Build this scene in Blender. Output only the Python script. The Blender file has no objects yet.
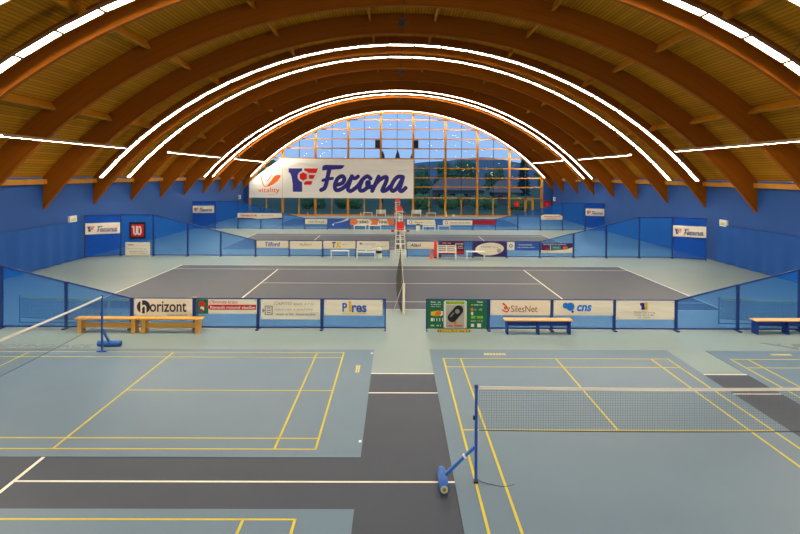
import bpy, bmesh, math, random
from math import sin, cos, pi, sqrt, asin, atan2
from mathutils import Vector, Matrix
random.seed(7)
SC = bpy.context.scene
COL = SC.collection

# ------------------------------------------------------------------ materials
def lin(c):
    c = c / 255.0
    return c / 12.92 if c <= 0.04045 else ((c + 0.055) / 1.055) ** 2.4
def S(r, g, b): return (lin(r), lin(g), lin(b), 1.0)

class NT:
    def __init__(self, name):
        m = bpy.data.materials.new(name); m.use_nodes = True
        self.m = m; self.t = m.node_tree; self.t.nodes.clear()
        self.out = self.t.nodes.new('ShaderNodeOutputMaterial')
    def n(self, kind, **kw):
        nd = self.t.nodes.new(kind)
        for k, v in kw.items():
            if k.startswith('i_'):
                key = k[2:]
                nd.inputs[int(key) if key.isdigit() else key.replace('_', ' ')].default_value = v
            else: setattr(nd, k, v)
        return nd
    def l(self, a, b): self.t.links.new(a, b)
    def math(self, op, a, b=None, c=None):
        nd = self.n('ShaderNodeMath', operation=op)
        for i, v in enumerate((a, b, c)):
            if v is None: continue
            if isinstance(v, (int, float)): nd.inputs[i].default_value = v
            else: self.l(v, nd.inputs[i])
        return nd.outputs[0]
    def mixc(self, fac, a, b):
        nd = self.n('ShaderNodeMix', data_type='RGBA')
        for i, v in ((0, fac), (6, a), (7, b)):
            if isinstance(v, (int, float, tuple)): nd.inputs[i].default_value = v
            else: self.l(v, nd.inputs[i])
        return nd.outputs[2]
    def pbr(self, color=None, rough=0.5, spec=0.5, metallic=0.0, normal=None):
        p = self.n('ShaderNodeBsdfPrincipled')
        if isinstance(color, tuple): p.inputs['Base Color'].default_value = color
        elif color is not None: self.l(color, p.inputs['Base Color'])
        if isinstance(rough, (int, float)): p.inputs['Roughness'].default_value = rough
        else: self.l(rough, p.inputs['Roughness'])
        p.inputs['Specular IOR Level'].default_value = spec
        p.inputs['Metallic'].default_value = metallic
        if normal is not None: self.l(normal, p.inputs['Normal'])
        return p
    def done(self, sh): self.l(sh, self.out.inputs[0]); return self.m

def varied(name, col, rough=0.5, spec=0.5, var=0.12, scale=3.0, bump=0.0, bscale=40.0, metallic=0.0, stretch=(1, 1, 1)):
    t = NT(name)
    tc = t.n('ShaderNodeNewGeometry')
    mp = t.n('ShaderNodeMapping'); mp.inputs['Scale'].default_value = stretch
    t.l(tc.outputs['Position'], mp.inputs['Vector'])
    nz = t.n('ShaderNodeTexNoise', i_Scale=scale, i_Detail=4.0)
    t.l(mp.outputs[0], nz.inputs['Vector'])
    dark = tuple(c * (1 - var) for c in col[:3]) + (1,); lite = tuple(min(1, c * (1 + var)) for c in col[:3]) + (1,)
    c = t.mixc(nz.outputs['Fac'], dark, lite)
    nrm = None
    if bump:
        n2 = t.n('ShaderNodeTexNoise', i_Scale=bscale, i_Detail=3.0)
        t.l(mp.outputs[0], n2.inputs['Vector'])
        b = t.n('ShaderNodeBump', i_Strength=bump, i_Distance=0.02)
        t.l(n2.outputs['Fac'], b.inputs['Height']); nrm = b.outputs[0]
    return t.done(t.pbr(c, rough, spec, metallic, nrm).outputs[0])

def sheet_cloth(name, col):
    """hung vinyl banner cloth: slack folds running diagonally"""
    t = NT(name)
    g = t.n('ShaderNodeNewGeometry'); mp = t.n('ShaderNodeMapping')
    mp.inputs['Rotation'].default_value = (0, 0.7, 0); mp.inputs['Scale'].default_value = (0.35, 1, 1.6)
    t.l(g.outputs['Position'], mp.inputs['Vector'])
    nz = t.n('ShaderNodeTexNoise', i_Scale=1.3, i_Detail=2.0, i_Distortion=0.6)
    t.l(mp.outputs[0], nz.inputs['Vector'])
    b = t.n('ShaderNodeBump', i_Strength=0.45, i_Distance=0.12)
    t.l(nz.outputs['Fac'], b.inputs['Height'])
    c = t.mixc(nz.outputs['Fac'], tuple(x * .94 for x in col[:3]) + (1,), col)
    return t.done(t.pbr(c, 0.55, 0.3, 0, b.outputs[0]).outputs[0])

CX, CZ, RIN, ROUT = 0.3, -10.95, 23.2, 24.24     # roof circle: hall axis x, centre z, glulam inner and outer radius

def roof_coords(t):
    g = t.n('ShaderNodeNewGeometry'); sp = t.n('ShaderNodeSeparateXYZ')
    t.l(g.outputs['Position'], sp.inputs[0])
    x = t.math('SUBTRACT', sp.outputs[0], CX); z = t.math('SUBTRACT', sp.outputs[2], CZ)
    ang = t.math('ARCTAN2', x, z)
    arc = t.math('MULTIPLY', ang, ROUT)
    r = t.math('SQRT', t.math('ADD', t.math('MULTIPLY', x, x), t.math('MULTIPLY', z, z)))
    return arc, sp.outputs[1], r

def deck_mat():
    t = NT('deck_boards')
    arc, y, r = roof_coords(t)
    u = t.math('DIVIDE', arc, 0.16)
    fr = t.math('FRACT', u); fl = t.math('FLOOR', u)
    wn = t.n('ShaderNodeTexWhiteNoise', noise_dimensions='1D'); t.l(fl, wn.inputs['W'])
    cmb = t.n('ShaderNodeCombineXYZ')
    t.l(t.math('MULTIPLY', arc, 9.0), cmb.inputs[0]); t.l(t.math('MULTIPLY', y, 0.5), cmb.inputs[1])
    nz = t.n('ShaderNodeTexNoise', i_Scale=1.0, i_Detail=3.0); t.l(cmb.outputs[0], nz.inputs['Vector'])
    base = t.mixc(t.math('ADD', t.math('MULTIPLY', wn.outputs[0], .6), t.math('MULTIPLY', nz.outputs['Fac'], .4)), DECK_A, DECK_B)
    groove = t.math('LESS_THAN', fr, 0.13)
    c = t.mixc(groove, base, tuple(v * .35 for v in DECK_A[:3]) + (1,))
    return t.done(t.pbr(c, 0.7, 0.12).outputs[0])

def glulam_mat():
    t = NT('glulam')
    arc, y, r = roof_coords(t)
    u = t.math('DIVIDE', r, 0.045); fl = t.math('FLOOR', u)
    wn = t.n('ShaderNodeTexWhiteNoise', noise_dimensions='1D'); t.l(fl, wn.inputs['W'])
    cmb = t.n('ShaderNodeCombineXYZ')
    t.l(t.math('MULTIPLY', arc, 0.8), cmb.inputs[0]); t.l(t.math('MULTIPLY', r, 14.0), cmb.inputs[1]); t.l(y, cmb.inputs[2])
    nz = t.n('ShaderNodeTexNoise', i_Scale=1.0, i_Detail=4.0); t.l(cmb.outputs[0], nz.inputs['Vector'])
    f = t.math('ADD', t.math('MULTIPLY', wn.outputs[0], .45), t.math('MULTIPLY', nz.outputs['Fac'], .55))
    c = t.mixc(f, GLU_A, GLU_B)
    return t.done(t.pbr(c, 0.65, 0.12).outputs[0])

def screen_mat(name, col, through, tint):
    """woven windscreen fabric that lets part of what is behind it show"""
    t = NT(name)
    g = t.n('ShaderNodeNewGeometry')
    nz = t.n('ShaderNodeTexNoise', i_Scale=1.1, i_Detail=3.0); t.l(g.outputs['Position'], nz.inputs['Vector'])
    c = t.mixc(nz.outputs['Fac'], tuple(v * .88 for v in col[:3]) + (1,), tuple(v * 1.1 for v in col[:3]) + (1,))
    d = t.pbr(c, 0.7, 0.15)
    tr = t.n('ShaderNodeBsdfTransparent'); tr.inputs[0].default_value = tint
    mx = t.n('ShaderNodeMixShader', i_0=through)
    t.l(d.outputs[0], mx.inputs[1]); t.l(tr.outputs[0], mx.inputs[2])
    return t.done(mx.outputs[0])

def net_mat(name, col, pitch, thread):
    t = NT(name)
    tc = t.n('ShaderNodeTexCoord'); sp = t.n('ShaderNodeSeparateXYZ'); t.l(tc.outputs['Object'], sp.inputs[0])
    a = t.math('LESS_THAN', t.math('FRACT', t.math('DIVIDE', t.math('ADD', sp.outputs[0], 100.0), pitch)), thread / pitch)
    b = t.math('LESS_THAN', t.math('FRACT', t.math('DIVIDE', t.math('ADD', sp.outputs[2], 100.0), pitch)), thread / pitch)
    m = t.math('MAXIMUM', a, b)
    d = t.pbr(col, 0.7, 0.2); tr = t.n('ShaderNodeBsdfTransparent')
    mx = t.n('ShaderNodeMixShader'); t.l(m, mx.inputs[0]); t.l(tr.outputs[0], mx.inputs[1]); t.l(d.outputs[0], mx.inputs[2])
    return t.done(mx.outputs[0])

def glass_mat():
    t = NT('window_glass')
    g = t.n('ShaderNodeNewGeometry'); sp = t.n('ShaderNodeSeparateXYZ'); t.l(g.outputs['Position'], sp.inputs[0])
    cmb = t.n('ShaderNodeCombineXYZ')
    t.l(t.math('FLOOR', t.math('DIVIDE', sp.outputs[0], 1.95)), cmb.inputs[0])
    t.l(t.math('FLOOR', t.math('DIVIDE', sp.outputs[2], 1.155)), cmb.inputs[1])
    wn = t.n('ShaderNodeTexWhiteNoise', noise_dimensions='3D'); t.l(cmb.outputs[0], wn.inputs['Vector'])
    nz = t.n('ShaderNodeTexNoise', i_Scale=0.9, i_Detail=1.0); t.l(g.outputs['Position'], nz.inputs['Vector'])
    def sub(vsock, k):
        s1 = t.n('ShaderNodeVectorMath', operation='SUBTRACT'); t.l(vsock, s1.inputs[0]); s1.inputs[1].default_value = (.5, .5, .5)
        s2 = t.n('ShaderNodeVectorMath', operation='SCALE'); t.l(s1.outputs[0], s2.inputs[0]); s2.inputs['Scale'].default_value = k
        return s2.outputs[0]
    a1 = t.n('ShaderNodeVectorMath', operation='ADD'); t.l(g.outputs['Normal'], a1.inputs[0]); t.l(sub(wn.outputs['Color'], 0.0015), a1.inputs[1])
    a2 = t.n('ShaderNodeVectorMath', operation='ADD'); t.l(a1.outputs[0], a2.inputs[0]); t.l(sub(nz.outputs['Color'], 0.007), a2.inputs[1])
    a3 = t.n('ShaderNodeVectorMath', operation='NORMALIZE'); t.l(a2.outputs[0], a3.inputs[0])
    fr = t.n('ShaderNodeFresnel', i_IOR=1.5)
    fac = t.math('MINIMUM', t.math('MULTIPLY', fr.outputs[0], .5), 1.0)
    gl = t.n('ShaderNodeBsdfGlossy', i_Roughness=0.0); t.l(a3.outputs[0], gl.inputs['Normal'])
    tr = t.n('ShaderNodeBsdfTransparent'); tr.inputs[0].default_value = (0.80, 0.90, 0.92, 1)
    mx = t.n('ShaderNodeMixShader'); t.l(fac, mx.inputs[0]); t.l(tr.outputs[0], mx.inputs[1]); t.l(gl.outputs[0], mx.inputs[2])
    return t.done(mx.outputs[0])

def emit_mat(name, col, strength):
    t = NT(name); e = t.n('ShaderNodeEmission', i_Strength=strength); e.inputs[0].default_value = col
    return t.done(e.outputs[0])

LIGHT = 33.0
DECK_A, DECK_B = (0.38, 0.155, 0.005, 1), (0.58, 0.25, 0.009, 1)
GLU_A, GLU_B = (0.26, 0.066, 0.0015, 1), (0.37, 0.105, 0.003, 1)
M = {}
M['deck'] = deck_mat(); M['glulam'] = glulam_mat()
M['purlin'] = varied('purlin_timber', (0.46, 0.18, 0.008, 1), .6, .15, .15, 3.0)
M['timber'] = varied('orange_timber', (0.55, 0.24, 0.03, 1), 0.6, 0.15, .2, 2.0, stretch=(1, 1, 1))
M['floor'] = varied('light_court_floor', (0.215, 0.280, 0.275, 1), 0.42, 0.35, .06, 0.6)
M['court'] = varied('dark_court_paint', (0.034, 0.046, 0.074, 1), 0.45, 0.25, .10, 1.2)
M['mat'] = varied('badminton_mat_vinyl', (0.098, 0.168, 0.245, 1), 0.40, 0.4, .07, 0.8)
M['white_line'] = varied('white_line_paint', (0.85, 0.82, 0.70, 1), .5, .3, .05)
M['yellow_line'] = varied('yellow_line_paint', (0.64, 0.50, 0.012, 1), .5, .3, .05)
M['faded_yellow'] = varied('faded_yellow_print', (0.62, 0.55, 0.20, 1), .5, .3, .1)
M['floor_print'] = varied('grey_floor_print', (0.16, 0.19, 0.19, 1), .5, .3, .1)
M['wall'] = varied('blue_wall', (0.017, 0.080, 0.31, 1), .6, .3, .12, 0.5, .15, 3.0)
M['drape'] = varied('blue_drape', (0.019, 0.090, 0.35, 1), .7, .15, .1, 1.0)
M['screen'] = screen_mat('blue_screen_mesh', (0.030, 0.28, 0.86, 1), .77, (.62, .80, .98, 1))
M['solid_blue'] = screen_mat('blue_screen_dense', (0.012, 0.13, 0.64, 1), .55, (.58, .77, .975, 1))
M['frame'] = varied('dark_blue_metal', (0.010, 0.040, 0.20, 1), .4, .5, .1)
M['post_blue'] = varied('blue_post_metal', (0.012, 0.075, 0.34, 1), .35, .5, .1)
M['weight_blue'] = varied('blue_weight_metal', (0.02, 0.13, 0.48, 1), .35, .5, .1)
M['bench_blue'] = varied('bench_blue_board', (0.008, 0.04, 0.27, 1), .5, .4, .1)
M['bench_wood'] = varied('orange_bench_wood', (0.66, 0.34, 0.055, 1), .45, .4, .12, 5, stretch=(.3, 3, 3))
M['bench_top'] = varied('pale_bench_wood', (0.72, 0.46, 0.20, 1), .45, .4, .1, 5, stretch=(.3, 3, 3))
M['white'] = varied('white_metal', (0.78, 0.78, 0.70, 1), .4, .4, .05)
M['cream'] = sheet_cloth('cream_vinyl', (0.94, 0.86, 0.69, 1))
M['big_banner'] = sheet_cloth('large_banner_vinyl', (0.93, 0.91, 0.86, 1))
M['navy_ink'] = varied('navy_ink', (0.026, 0.022, 0.25, 1), .5, .3, .05)
M['blue_ink'] = varied('blue_ink', (0.03, 0.11, 0.50, 1), .5, .3, .05)
M['sky_ink'] = varied('bright_blue_ink', (0.01, 0.20, 0.72, 1), .5, .3, .05)
M['red_ink'] = varied('red_ink', (0.62, 0.018, 0.012, 1), .5, .3, .05)
M['orange_ink'] = varied('orange_ink', (0.85, 0.16, 0.015, 1), .5, .3, .05)
M['brown_ink'] = varied('brown_ink', (0.20, 0.10, 0.06, 1), .5, .3, .05)
M['grey_ink'] = varied('grey_ink', (0.30, 0.29, 0.26, 1), .5, .3, .05)
M['pale_ink'] = varied('pale_grey_ink', (0.47, 0.45, 0.38, 1), .5, .3, .05)
M['dark_ink'] = varied('dark_ink', (0.03, 0.035, 0.06, 1), .5, .3, .05)
M['yellow_ink'] = varied('yellow_ink', (0.78, 0.52, 0.02, 1), .5, .3, .05)
M['green_ink'] = varied('green_print', (0.008, 0.15, 0.062, 1), .4, .4, .15, 4)
M['lime_ink'] = varied('lime_print', (0.20, 0.50, 0.03, 1), .4, .4, .2, 6)
M['white_ink'] = varied('white_ink', (0.80, 0.80, 0.74, 1), .5, .3, .05)
M['purple_ink'] = varied('purple_print', (0.045, 0.02, 0.16, 1), .5, .3, .15)
M['burgundy'] = varied('burgundy_print', (0.13, 0.012, 0.06, 1), .5, .3, .15, 3)
M['teal_ink'] = varied('teal_print', (0.03, 0.24, 0.22, 1), .5, .3, .15, 3)
M['black'] = varied('black_plastic', (0.010, 0.010, 0.012, 1), .4, .4, .1)
M['red_plastic'] = varied('red_plastic', (0.80, 0.045, 0.02, 1), .4, .4, .05)
M['red_cloth'] = varied('red_cloth', (0.50, 0.018, 0.03, 1), .6, .2, .1)
M['cone_orange'] = varied('orange_plastic', (0.85, 0.22, 0.09, 1), .4, .4, .05)
M['cone_yellow'] = varied('yellow_plastic', (0.85, 0.55, 0.03, 1), .4, .4, .05)
M['net_light'] = net_mat('badminton_net_cord', (0.10, 0.125, 0.13, 1), .040, .0030)
M['net_dark'] = net_mat('tennis_net_cord', (0.035, 0.028, 0.012, 1), .045, .020)
M['net_mini'] = net_mat('mini_net_cord', (0.02, 0.02, 0.03, 1), .045, .010)
M['tape'] = varied('net_tape', (0.80, 0.74, 0.62, 1), .6, .2, .05)
M['yellow_tape'] = varied('yellow_net_tape', (0.75, 0.60, 0.16, 1), .6, .2, .05)
M['steel'] = varied('grey_steel', (0.20, 0.20, 0.18, 1), .4, .5, .1, metallic=.4)
M['housing'] = varied('lamp_housing', (0.25, 0.15, 0.06, 1), .5, .3, .05)
M['lamp'] = emit_mat('lamp_diffuser', (1.0, 0.90, 0.72, 1), LIGHT)
M['glass'] = glass_mat()
M['steel_dark'] = varied('dark_glazing_bar', (0.02, 0.03, 0.05, 1), .4, .4, .1)
M['lawn'] = varied('lawn_outside', (0.08, 0.14, 0.09, 1), .9, .1, .3, .3)
M['hill'] = varied('wooded_hill', (0.12, 0.20, 0.24, 1), .9, .1, .25, .05)
M['leaf'] = varied('dark_leaves', (0.11, 0.23, 0.12, 1), .8, .1, .45, 1.5, .6, 3)
M['needle'] = varied('dark_needles', (0.03, 0.08, 0.075, 1), .8, .1, .4, 1.5, .6, 4)
M['bark'] = varied('bark', (0.05, 0.035, 0.025, 1), .9, .1, .3)
M['house_wall'] = varied('house_plaster', (0.16, 0.17, 0.16, 1), .8, .2, .08)
M['house_roof'] = varied('mauve_roof_tiles', (0.30, 0.22, 0.18, 1), .8, .2, .2, 3)
M['house_pane'] = varied('house_window', (0.04, 0.05, 0.08, 1), .2, .5, .1)

# ------------------------------------------------------------------ mesh helpers
class MB:
    def __init__(self): self.v = []; self.f = []
    def add(self, vs, fs):
        o = len(self.v); self.v += [tuple(v) for v in vs]; self.f += [tuple(i + o for i in f) for f in fs]; return self
    def box(self, x0, x1, y0, y1, z0, z1):
        vs = [(x, y, z) for z in (z0, z1) for y in (y0, y1) for x in (x0, x1)]
        return self.add(vs, [(0, 2, 3, 1), (4, 5, 7, 6), (0, 1, 5, 4), (2, 6, 7, 3), (0, 4, 6, 2), (1, 3, 7, 5)])
    def bar(self, p, q, w, h=None, up=(0, 0, 1)):
        p, q = Vector(p), Vector(q); d = (q - p).normalized(); u = Vector(up)
        if abs(d.dot(u)) > .97: u = Vector((0, 1, 0))
        s = d.cross(u).normalized(); n = s.cross(d).normalized(); h = w if h is None else h
        vs = [c + s * (a * w / 2) + n * (b * h / 2) for c in (p, q) for a, b in ((-1, -1), (1, -1), (1, 1), (-1, 1))]
        return self.add(vs, [(3, 2, 1, 0), (4, 5, 6, 7)] + [(i, (i + 1) % 4, 4 + (i + 1) % 4, 4 + i) for i in range(4)])
    def tube(self, p, q, r, n=12, r2=None):
        p, q = Vector(p), Vector(q); d = (q - p).normalized(); u = Vector((0, 0, 1)) if abs(d.z) < .9 else Vector((1, 0, 0))
        s = d.cross(u).normalized(); t = s.cross(d).normalized(); r2 = r if r2 is None else r2
        vs = [c + (s * cos(2 * pi * i / n) + t * sin(2 * pi * i / n)) * rr for c, rr in ((p, r), (q, r2)) for i in range(n)]
        return self.add(vs, [tuple(range(n))[::-1], tuple(range(n, 2 * n))] + [(i, (i + 1) % n, n + (i + 1) % n, n + i) for i in range(n)])
    def lathe(self, prof, n=16, c=(0, 0, 0)):
        vs = [(c[0] + r * cos(2 * pi * i / n), c[1] + r * sin(2 * pi * i / n), c[2] + z) for r, z in prof for i in range(n)]
        fs = [tuple(range(n))[::-1], tuple(range((len(prof) - 1) * n, len(prof) * n))]
        for k in range(len(prof) - 1):
            fs += [(k * n + i, k * n + (i + 1) % n, (k + 1) * n + (i + 1) % n, (k + 1) * n + i) for i in range(n)]
        return self.add(vs, fs)
    def prism(self, pts, y0, y1):
        """outline of (x, z) points given thickness in y; y0 is the face towards the viewer"""
        n = len(pts)
        a = sum(pts[i][0] * pts[(i + 1) % n][1] - pts[(i + 1) % n][0] * pts[i][1] for i in range(n))
        if a < 0: pts = pts[::-1]
        vs = [(x, y0, z) for x, z in pts] + [(x, y1, z) for x, z in pts]
        return self.add(vs, [tuple(range(n)), tuple(range(n, 2 * n))[::-1]] + [(i, n + i, n + (i + 1) % n, (i + 1) % n) for i in range(n)])
    def flat(self, pts, z0, z1):
        """outline of (x, y) points given thickness in z"""
        n = len(pts)
        a = sum(pts[i][0] * pts[(i + 1) % n][1] - pts[(i + 1) % n][0] * pts[i][1] for i in range(n))
        if a < 0: pts = pts[::-1]
        vs = [(x, y, z0) for x, y in pts] + [(x, y, z1) for x, y in pts]
        return self.add(vs, [tuple(range(n))[::-1], tuple(range(n, 2 * n))] + [(i, (i + 1) % n, n + (i + 1) % n, n + i) for i in range(n)])
    def build(self, name, mat, parent=None, smooth=False, loc=None):
        me = bpy.data.meshes.new(name); me.from_pydata(self.v, [], self.f); me.update()
        if smooth:
            for p in me.polygons: p.use_smooth = True
        me.materials.append(M[mat] if isinstance(mat, str) else mat)
        o = bpy.data.objects.new(name, me); COL.objects.link(o)
        if parent is not None: o.parent = parent
        if loc: o.location = loc
        return o

def tag(o, label=None, cat=None, group=None, kind=None):
    if label: o['label'] = label
    if cat: o['category'] = cat
    if group: o['group'] = group
    if kind: o['kind'] = kind
    return o
def thing(name, label, cat, loc=(0, 0, 0), rz=0, group=None):
    o = bpy.data.objects.new(name, None); COL.objects.link(o); o.empty_display_size = .2
    o.location = loc; o.rotation_euler = (0, 0, rz)
    return tag(o, label, cat, group)
def struct(o, label=None): tag(o, label, kind='structure'); return o
def kids(o): return [c for c in COL.objects if c.parent == o]
def dup(o, loc=None, rz=None, label=None):
    def rec(a, par):
        c = a.copy(); COL.objects.link(c)
        if par is not None: c.parent = par
        for ch in kids(a):
            if ch is not c: rec(ch, c)
        return c
    c = rec(o, None)
    if loc: c.location = loc
    if rz is not None: c.rotation_euler = (0, 0, rz)
    if label: c['label'] = label
    return c

def catmull(p, k=8):
    out = []
    for i in range(len(p) - 1):
        a, b, c, d = p[max(i - 1, 0)], p[i], p[i + 1], p[min(i + 2, len(p) - 1)]
        for j in range(k):
            t = j / k
            out.append(tuple(.5 * (2 * b[m] + (c[m] - a[m]) * t + (2 * a[m] - 5 * b[m] + 4 * c[m] - d[m]) * t * t + (3 * b[m] - a[m] - 3 * c[m] + d[m]) * t ** 3) for m in range(2)))
    out.append(tuple(p[-1])); return out
LAYER = [0]
def stroke(mb, pts, w, y0, y1, smooth=True, wend=None):
    """brush stroke of width w with round ends, laid in the (x, z) plane"""
    p = catmull(pts) if smooth and len(pts) > 2 else list(pts)
    LAYER[0] = (LAYER[0] + 1) % 14; y0 = y0 - .0007 * LAYER[0]
    L, R = [], []; n = len(p)
    for i in range(n):
        a, b = p[max(i - 1, 0)], p[min(i + 1, n - 1)]
        dx, dz = b[0] - a[0], b[1] - a[1]; l = math.hypot(dx, dz) or 1
        ww = w if wend is None else w + (wend - w) * i / (n - 1)
        L.append((p[i][0] - dz / l * ww / 2, p[i][1] + dx / l * ww / 2)); R.append((p[i][0] + dz / l * ww / 2, p[i][1] - dx / l * ww / 2))
    for i in range(n - 1): mb.prism([L[i], L[i + 1], R[i + 1], R[i]], y0 - .00006 * (i % 11), y1)
    for c, ww in ((p[0], w), (p[-1], w if wend is None else wend)):
        mb.prism([(c[0] + ww / 2 * cos(2 * pi * k / 14), c[1] + ww / 2 * sin(2 * pi * k / 14)) for k in range(14)], y0 - .0003, y1)
    return mb

# ------------------------------------------------------------------ lettering
def letters(parent, s, x0, x1, z0, z1, mat, y=-.008, name='lettering', shear=0.0, bold=0.0, floor=False):
    """words fitted to a box; they stand in the x-z plane facing -y, or lie on the floor"""
    cu = bpy.data.curves.new('lettering', 'FONT'); cu.body = s; cu.size = 1; cu.shear = shear; cu.offset = bold; cu.extrude = .01
    cu.resolution_u = 4
    tmp = bpy.data.objects.new('lettering_source', cu); COL.objects.link(tmp)
    bpy.context.view_layer.update()
    dg = bpy.context.evaluated_depsgraph_get()
    me = bpy.data.meshes.new_from_object(tmp.evaluated_get(dg))
    bpy.data.objects.remove(tmp); bpy.data.curves.remove(cu)
    xs = [v.co.x for v in me.vertices]; ys = [v.co.y for v in me.vertices]
    ax, bx, ay, by = min(xs), max(xs), min(ys), max(ys)
    for v in me.vertices:
        X = x0 + (v.co.x - ax) / (bx - ax) * (x1 - x0); Z = z0 + (v.co.y - ay) / (by - ay) * (z1 - z0); t = v.co.z * .2
        v.co = (X, Z, y + t) if floor else (X, y - t, Z)
    me.materials.clear(); me.materials.append(M[mat])
    o = bpy.data.objects.new(name, me); COL.objects.link(o); o.parent = parent
    return o
def small_print(parent, x0, x1, z, h, mat, y=-.008, words=4, seed=1, name='small_print'):
    """a line of print too small to read: short upright strokes bunched into words"""
    rnd = random.Random(seed); mb = MB(); step = h * .62; x = x0; n = int((x1 - x0) / step); gaps = set(rnd.sample(range(2, max(3, n - 1)), min(words - 1, max(0, n - 4)))) if words > 1 and n > 5 else set()
    for i in range(n):
        if i in gaps: x += step; continue
        hh = h * rnd.choice((.7, .7, 1, .7)); mb.box(x, x + step * .62, y - .003, y, z, z + hh)
        mb.box(x, x + step * .9, y - .003, y, z, z + h * .22) if rnd.random() < .5 else None
        x += step
    return mb.build(name, mat, parent)
def patch(parent, pts, mat, y=-.006, name='printed_field'):
    return MB().prism(pts, y - .003, y).build(name, mat, parent)
def rect(x0, x1, z0, z1): return [(x0, z0), (x1, z0), (x1, z1), (x0, z1)]
def disc(cx, cz, r, n=28, rz=None, a0=0, a1=2 * pi):
    rz = rz or r
    return [(cx + r * cos(a0 + (a1 - a0) * k / n), cz + rz * sin(a0 + (a1 - a0) * k / n)) for k in range(n)]

# ------------------------------------------------------------------ logo words (traced as strokes, unit = one)
def script_word(mb, ox, oz, k, y0, y1, wt=1.0):
    """handwritten word, 352 x 272 drawing units wide; ox, oz the lower left, k metres per unit"""
    P = lambda pts: [(ox + x * k, oz + (480 - z) * k) for x, z in pts]
    mb.prism(P([(92, 140), (93, 105), (108, 80), (135, 68), (425, 72), (402, 110), (372, 130), (120, 150), (100, 155)]), y0, y1)
    W = 62 * k * wt
    stroke(mb, P([(205, 110), (180, 220), (155, 340), (130, 410), (80, 442)]), W, y0, y1)
    stroke(mb, P([(105, 300), (150, 283), (245, 268)]), 46 * k * wt, y0, y1)
    W = 60 * k * wt
    stroke(mb, P([(320, 362), (395, 335), (422, 270), (385, 235), (320, 275), (282, 370), (300, 440), (370, 430), (450, 370), (505, 290), (535, 238)]), W, y0, y1)
    stroke(mb, P([(535, 235), (500, 330), (475, 420), (505, 455), (560, 430), (630, 370), (690, 285), (760, 235), (810, 268)]), W, y0, y1)
    stroke(mb, P([(530, 235), (575, 268), (625, 238)]), W * .95, y0, y1)
    stroke(mb, P([(690, 285), (650, 390), (660, 445), (710, 442), (775, 385), (785, 325), (760, 330), (775, 395), (850, 385)]), W, y0, y1)
    stroke(mb, P([(930, 238), (885, 340), (835, 452)]), W, y0, y1)
    stroke(mb, P([(850, 400), (930, 300), (1020, 245), (1052, 262), (1030, 340), (985, 445), (1040, 440), (1100, 385)]), W, y0, y1)
    stroke(mb, P([(1285, 240), (1210, 242), (1150, 310), (1112, 400), (1140, 450), (1200, 410), (1265, 300), (1290, 245)]), W, y0, y1)
    stroke(mb, P([(1290, 250), (1262, 350), (1240, 430), (1275, 452), (1330, 405)]), W, y0, y1)
def winged_emblem(parent, ox, oz, k, y):
    """blue column with a red hexagon and three red bars; ox, oz lower left, k metres per unit of a 475 x 380 drawing"""
    P = lambda pts: [(ox + (x - 45) * k, oz + (465 - z) * k) for x, z in pts]
    t = y - .003
    MB().prism(P([(45, 85), (265, 85), (265, 465), (115, 465), (110, 330), (90, 210), (70, 165), (45, 150)]), t, y).build('emblem_column', 'blue_emblem', parent)
    b = MB()
    b.prism(P([(295, 85), (520, 85), (490, 160), (365, 160), (340, 135), (295, 120)]), t, y)
    b.prism(P([(375, 190), (475, 190), (445, 255), (375, 255)]), t, y)
    b.prism(P([(335, 290), (435, 290), (410, 350), (295, 350), (295, 315)]), t, y)
    b.build('emblem_bars', 'red_bright', parent)
    c = P([(282, 215)])[0]
    MB().prism(disc(c[0], c[1], 92 * k), t - .004, t - .001).build('emblem_ring', 'white_ink', parent)
    MB().prism([(c[0] + 68 * k * cos(pi / 2 + pi / 3 * i), c[1] + 68 * k * sin(pi / 2 + pi / 3 * i)) for i in range(6)], t - .008, t - .005).build('emblem_hexagon', 'red_bright', parent)
M['blue_emblem'] = varied('emblem_blue', (0.035, 0.035, 0.30, 1), .5, .3, .05)
M['red_bright'] = varied('emblem_red', (0.78, 0.012, 0.008, 1), .5, .3, .05)

# ------------------------------------------------------------------ setting
XL, XR, Y0, YE = -18.2, 18.8, -5.0, 74.4
WT = 4.36
floor = struct(MB().box(XL - .3, XR + .3, Y0 - .3, YE, -.2, 0).build('floor', 'floor'))
# side walls, wall plates
struct(MB().box(XL - .3, XL, Y0, YE + .2, 0, WT + .3).build('wall_left', 'wall'))
struct(MB().box(XR, XR + .3, Y0, YE + .2, 0, WT + .3).build('wall_right', 'wall'))
struct(MB().box(XL + .0, XL + .22, Y0, YE - .3, WT, WT + .26).build('trim_1', 'timber'))
struct(MB().box(XR - .22, XR, Y0, YE - .3, WT, WT + .26).build('trim_2', 'timber'))
# rear wall behind the viewer
struct(MB().box(XL - .3, XR + .3, Y0 - .3, Y0, 0, 13.6).build('wall_rear', 'wall'))
# roof deck
am = asin(18.5 / ROUT)
mb = MB(); N = 72
ring = lambda r, n=N, a=am: [(CX + r * sin(-a + 2 * a * i / n), CZ + r * cos(-a + 2 * a * i / n)) for i in range(n + 1)]
a_in, a_out = ring(ROUT), ring(ROUT + .25)
for i in range(N):
    for (A, flip) in ((a_in, 0), (a_out, 1)):
        q = [(A[i][0], Y0, A[i][1]), (A[i + 1][0], Y0, A[i + 1][1]), (A[i + 1][0], YE + .3, A[i + 1][1]), (A[i][0], YE + .3, A[i][1])]
        mb.add(q, [(0, 1, 2, 3) if flip else (3, 2, 1, 0)])
struct(mb.build('ceiling', 'deck'))
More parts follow.
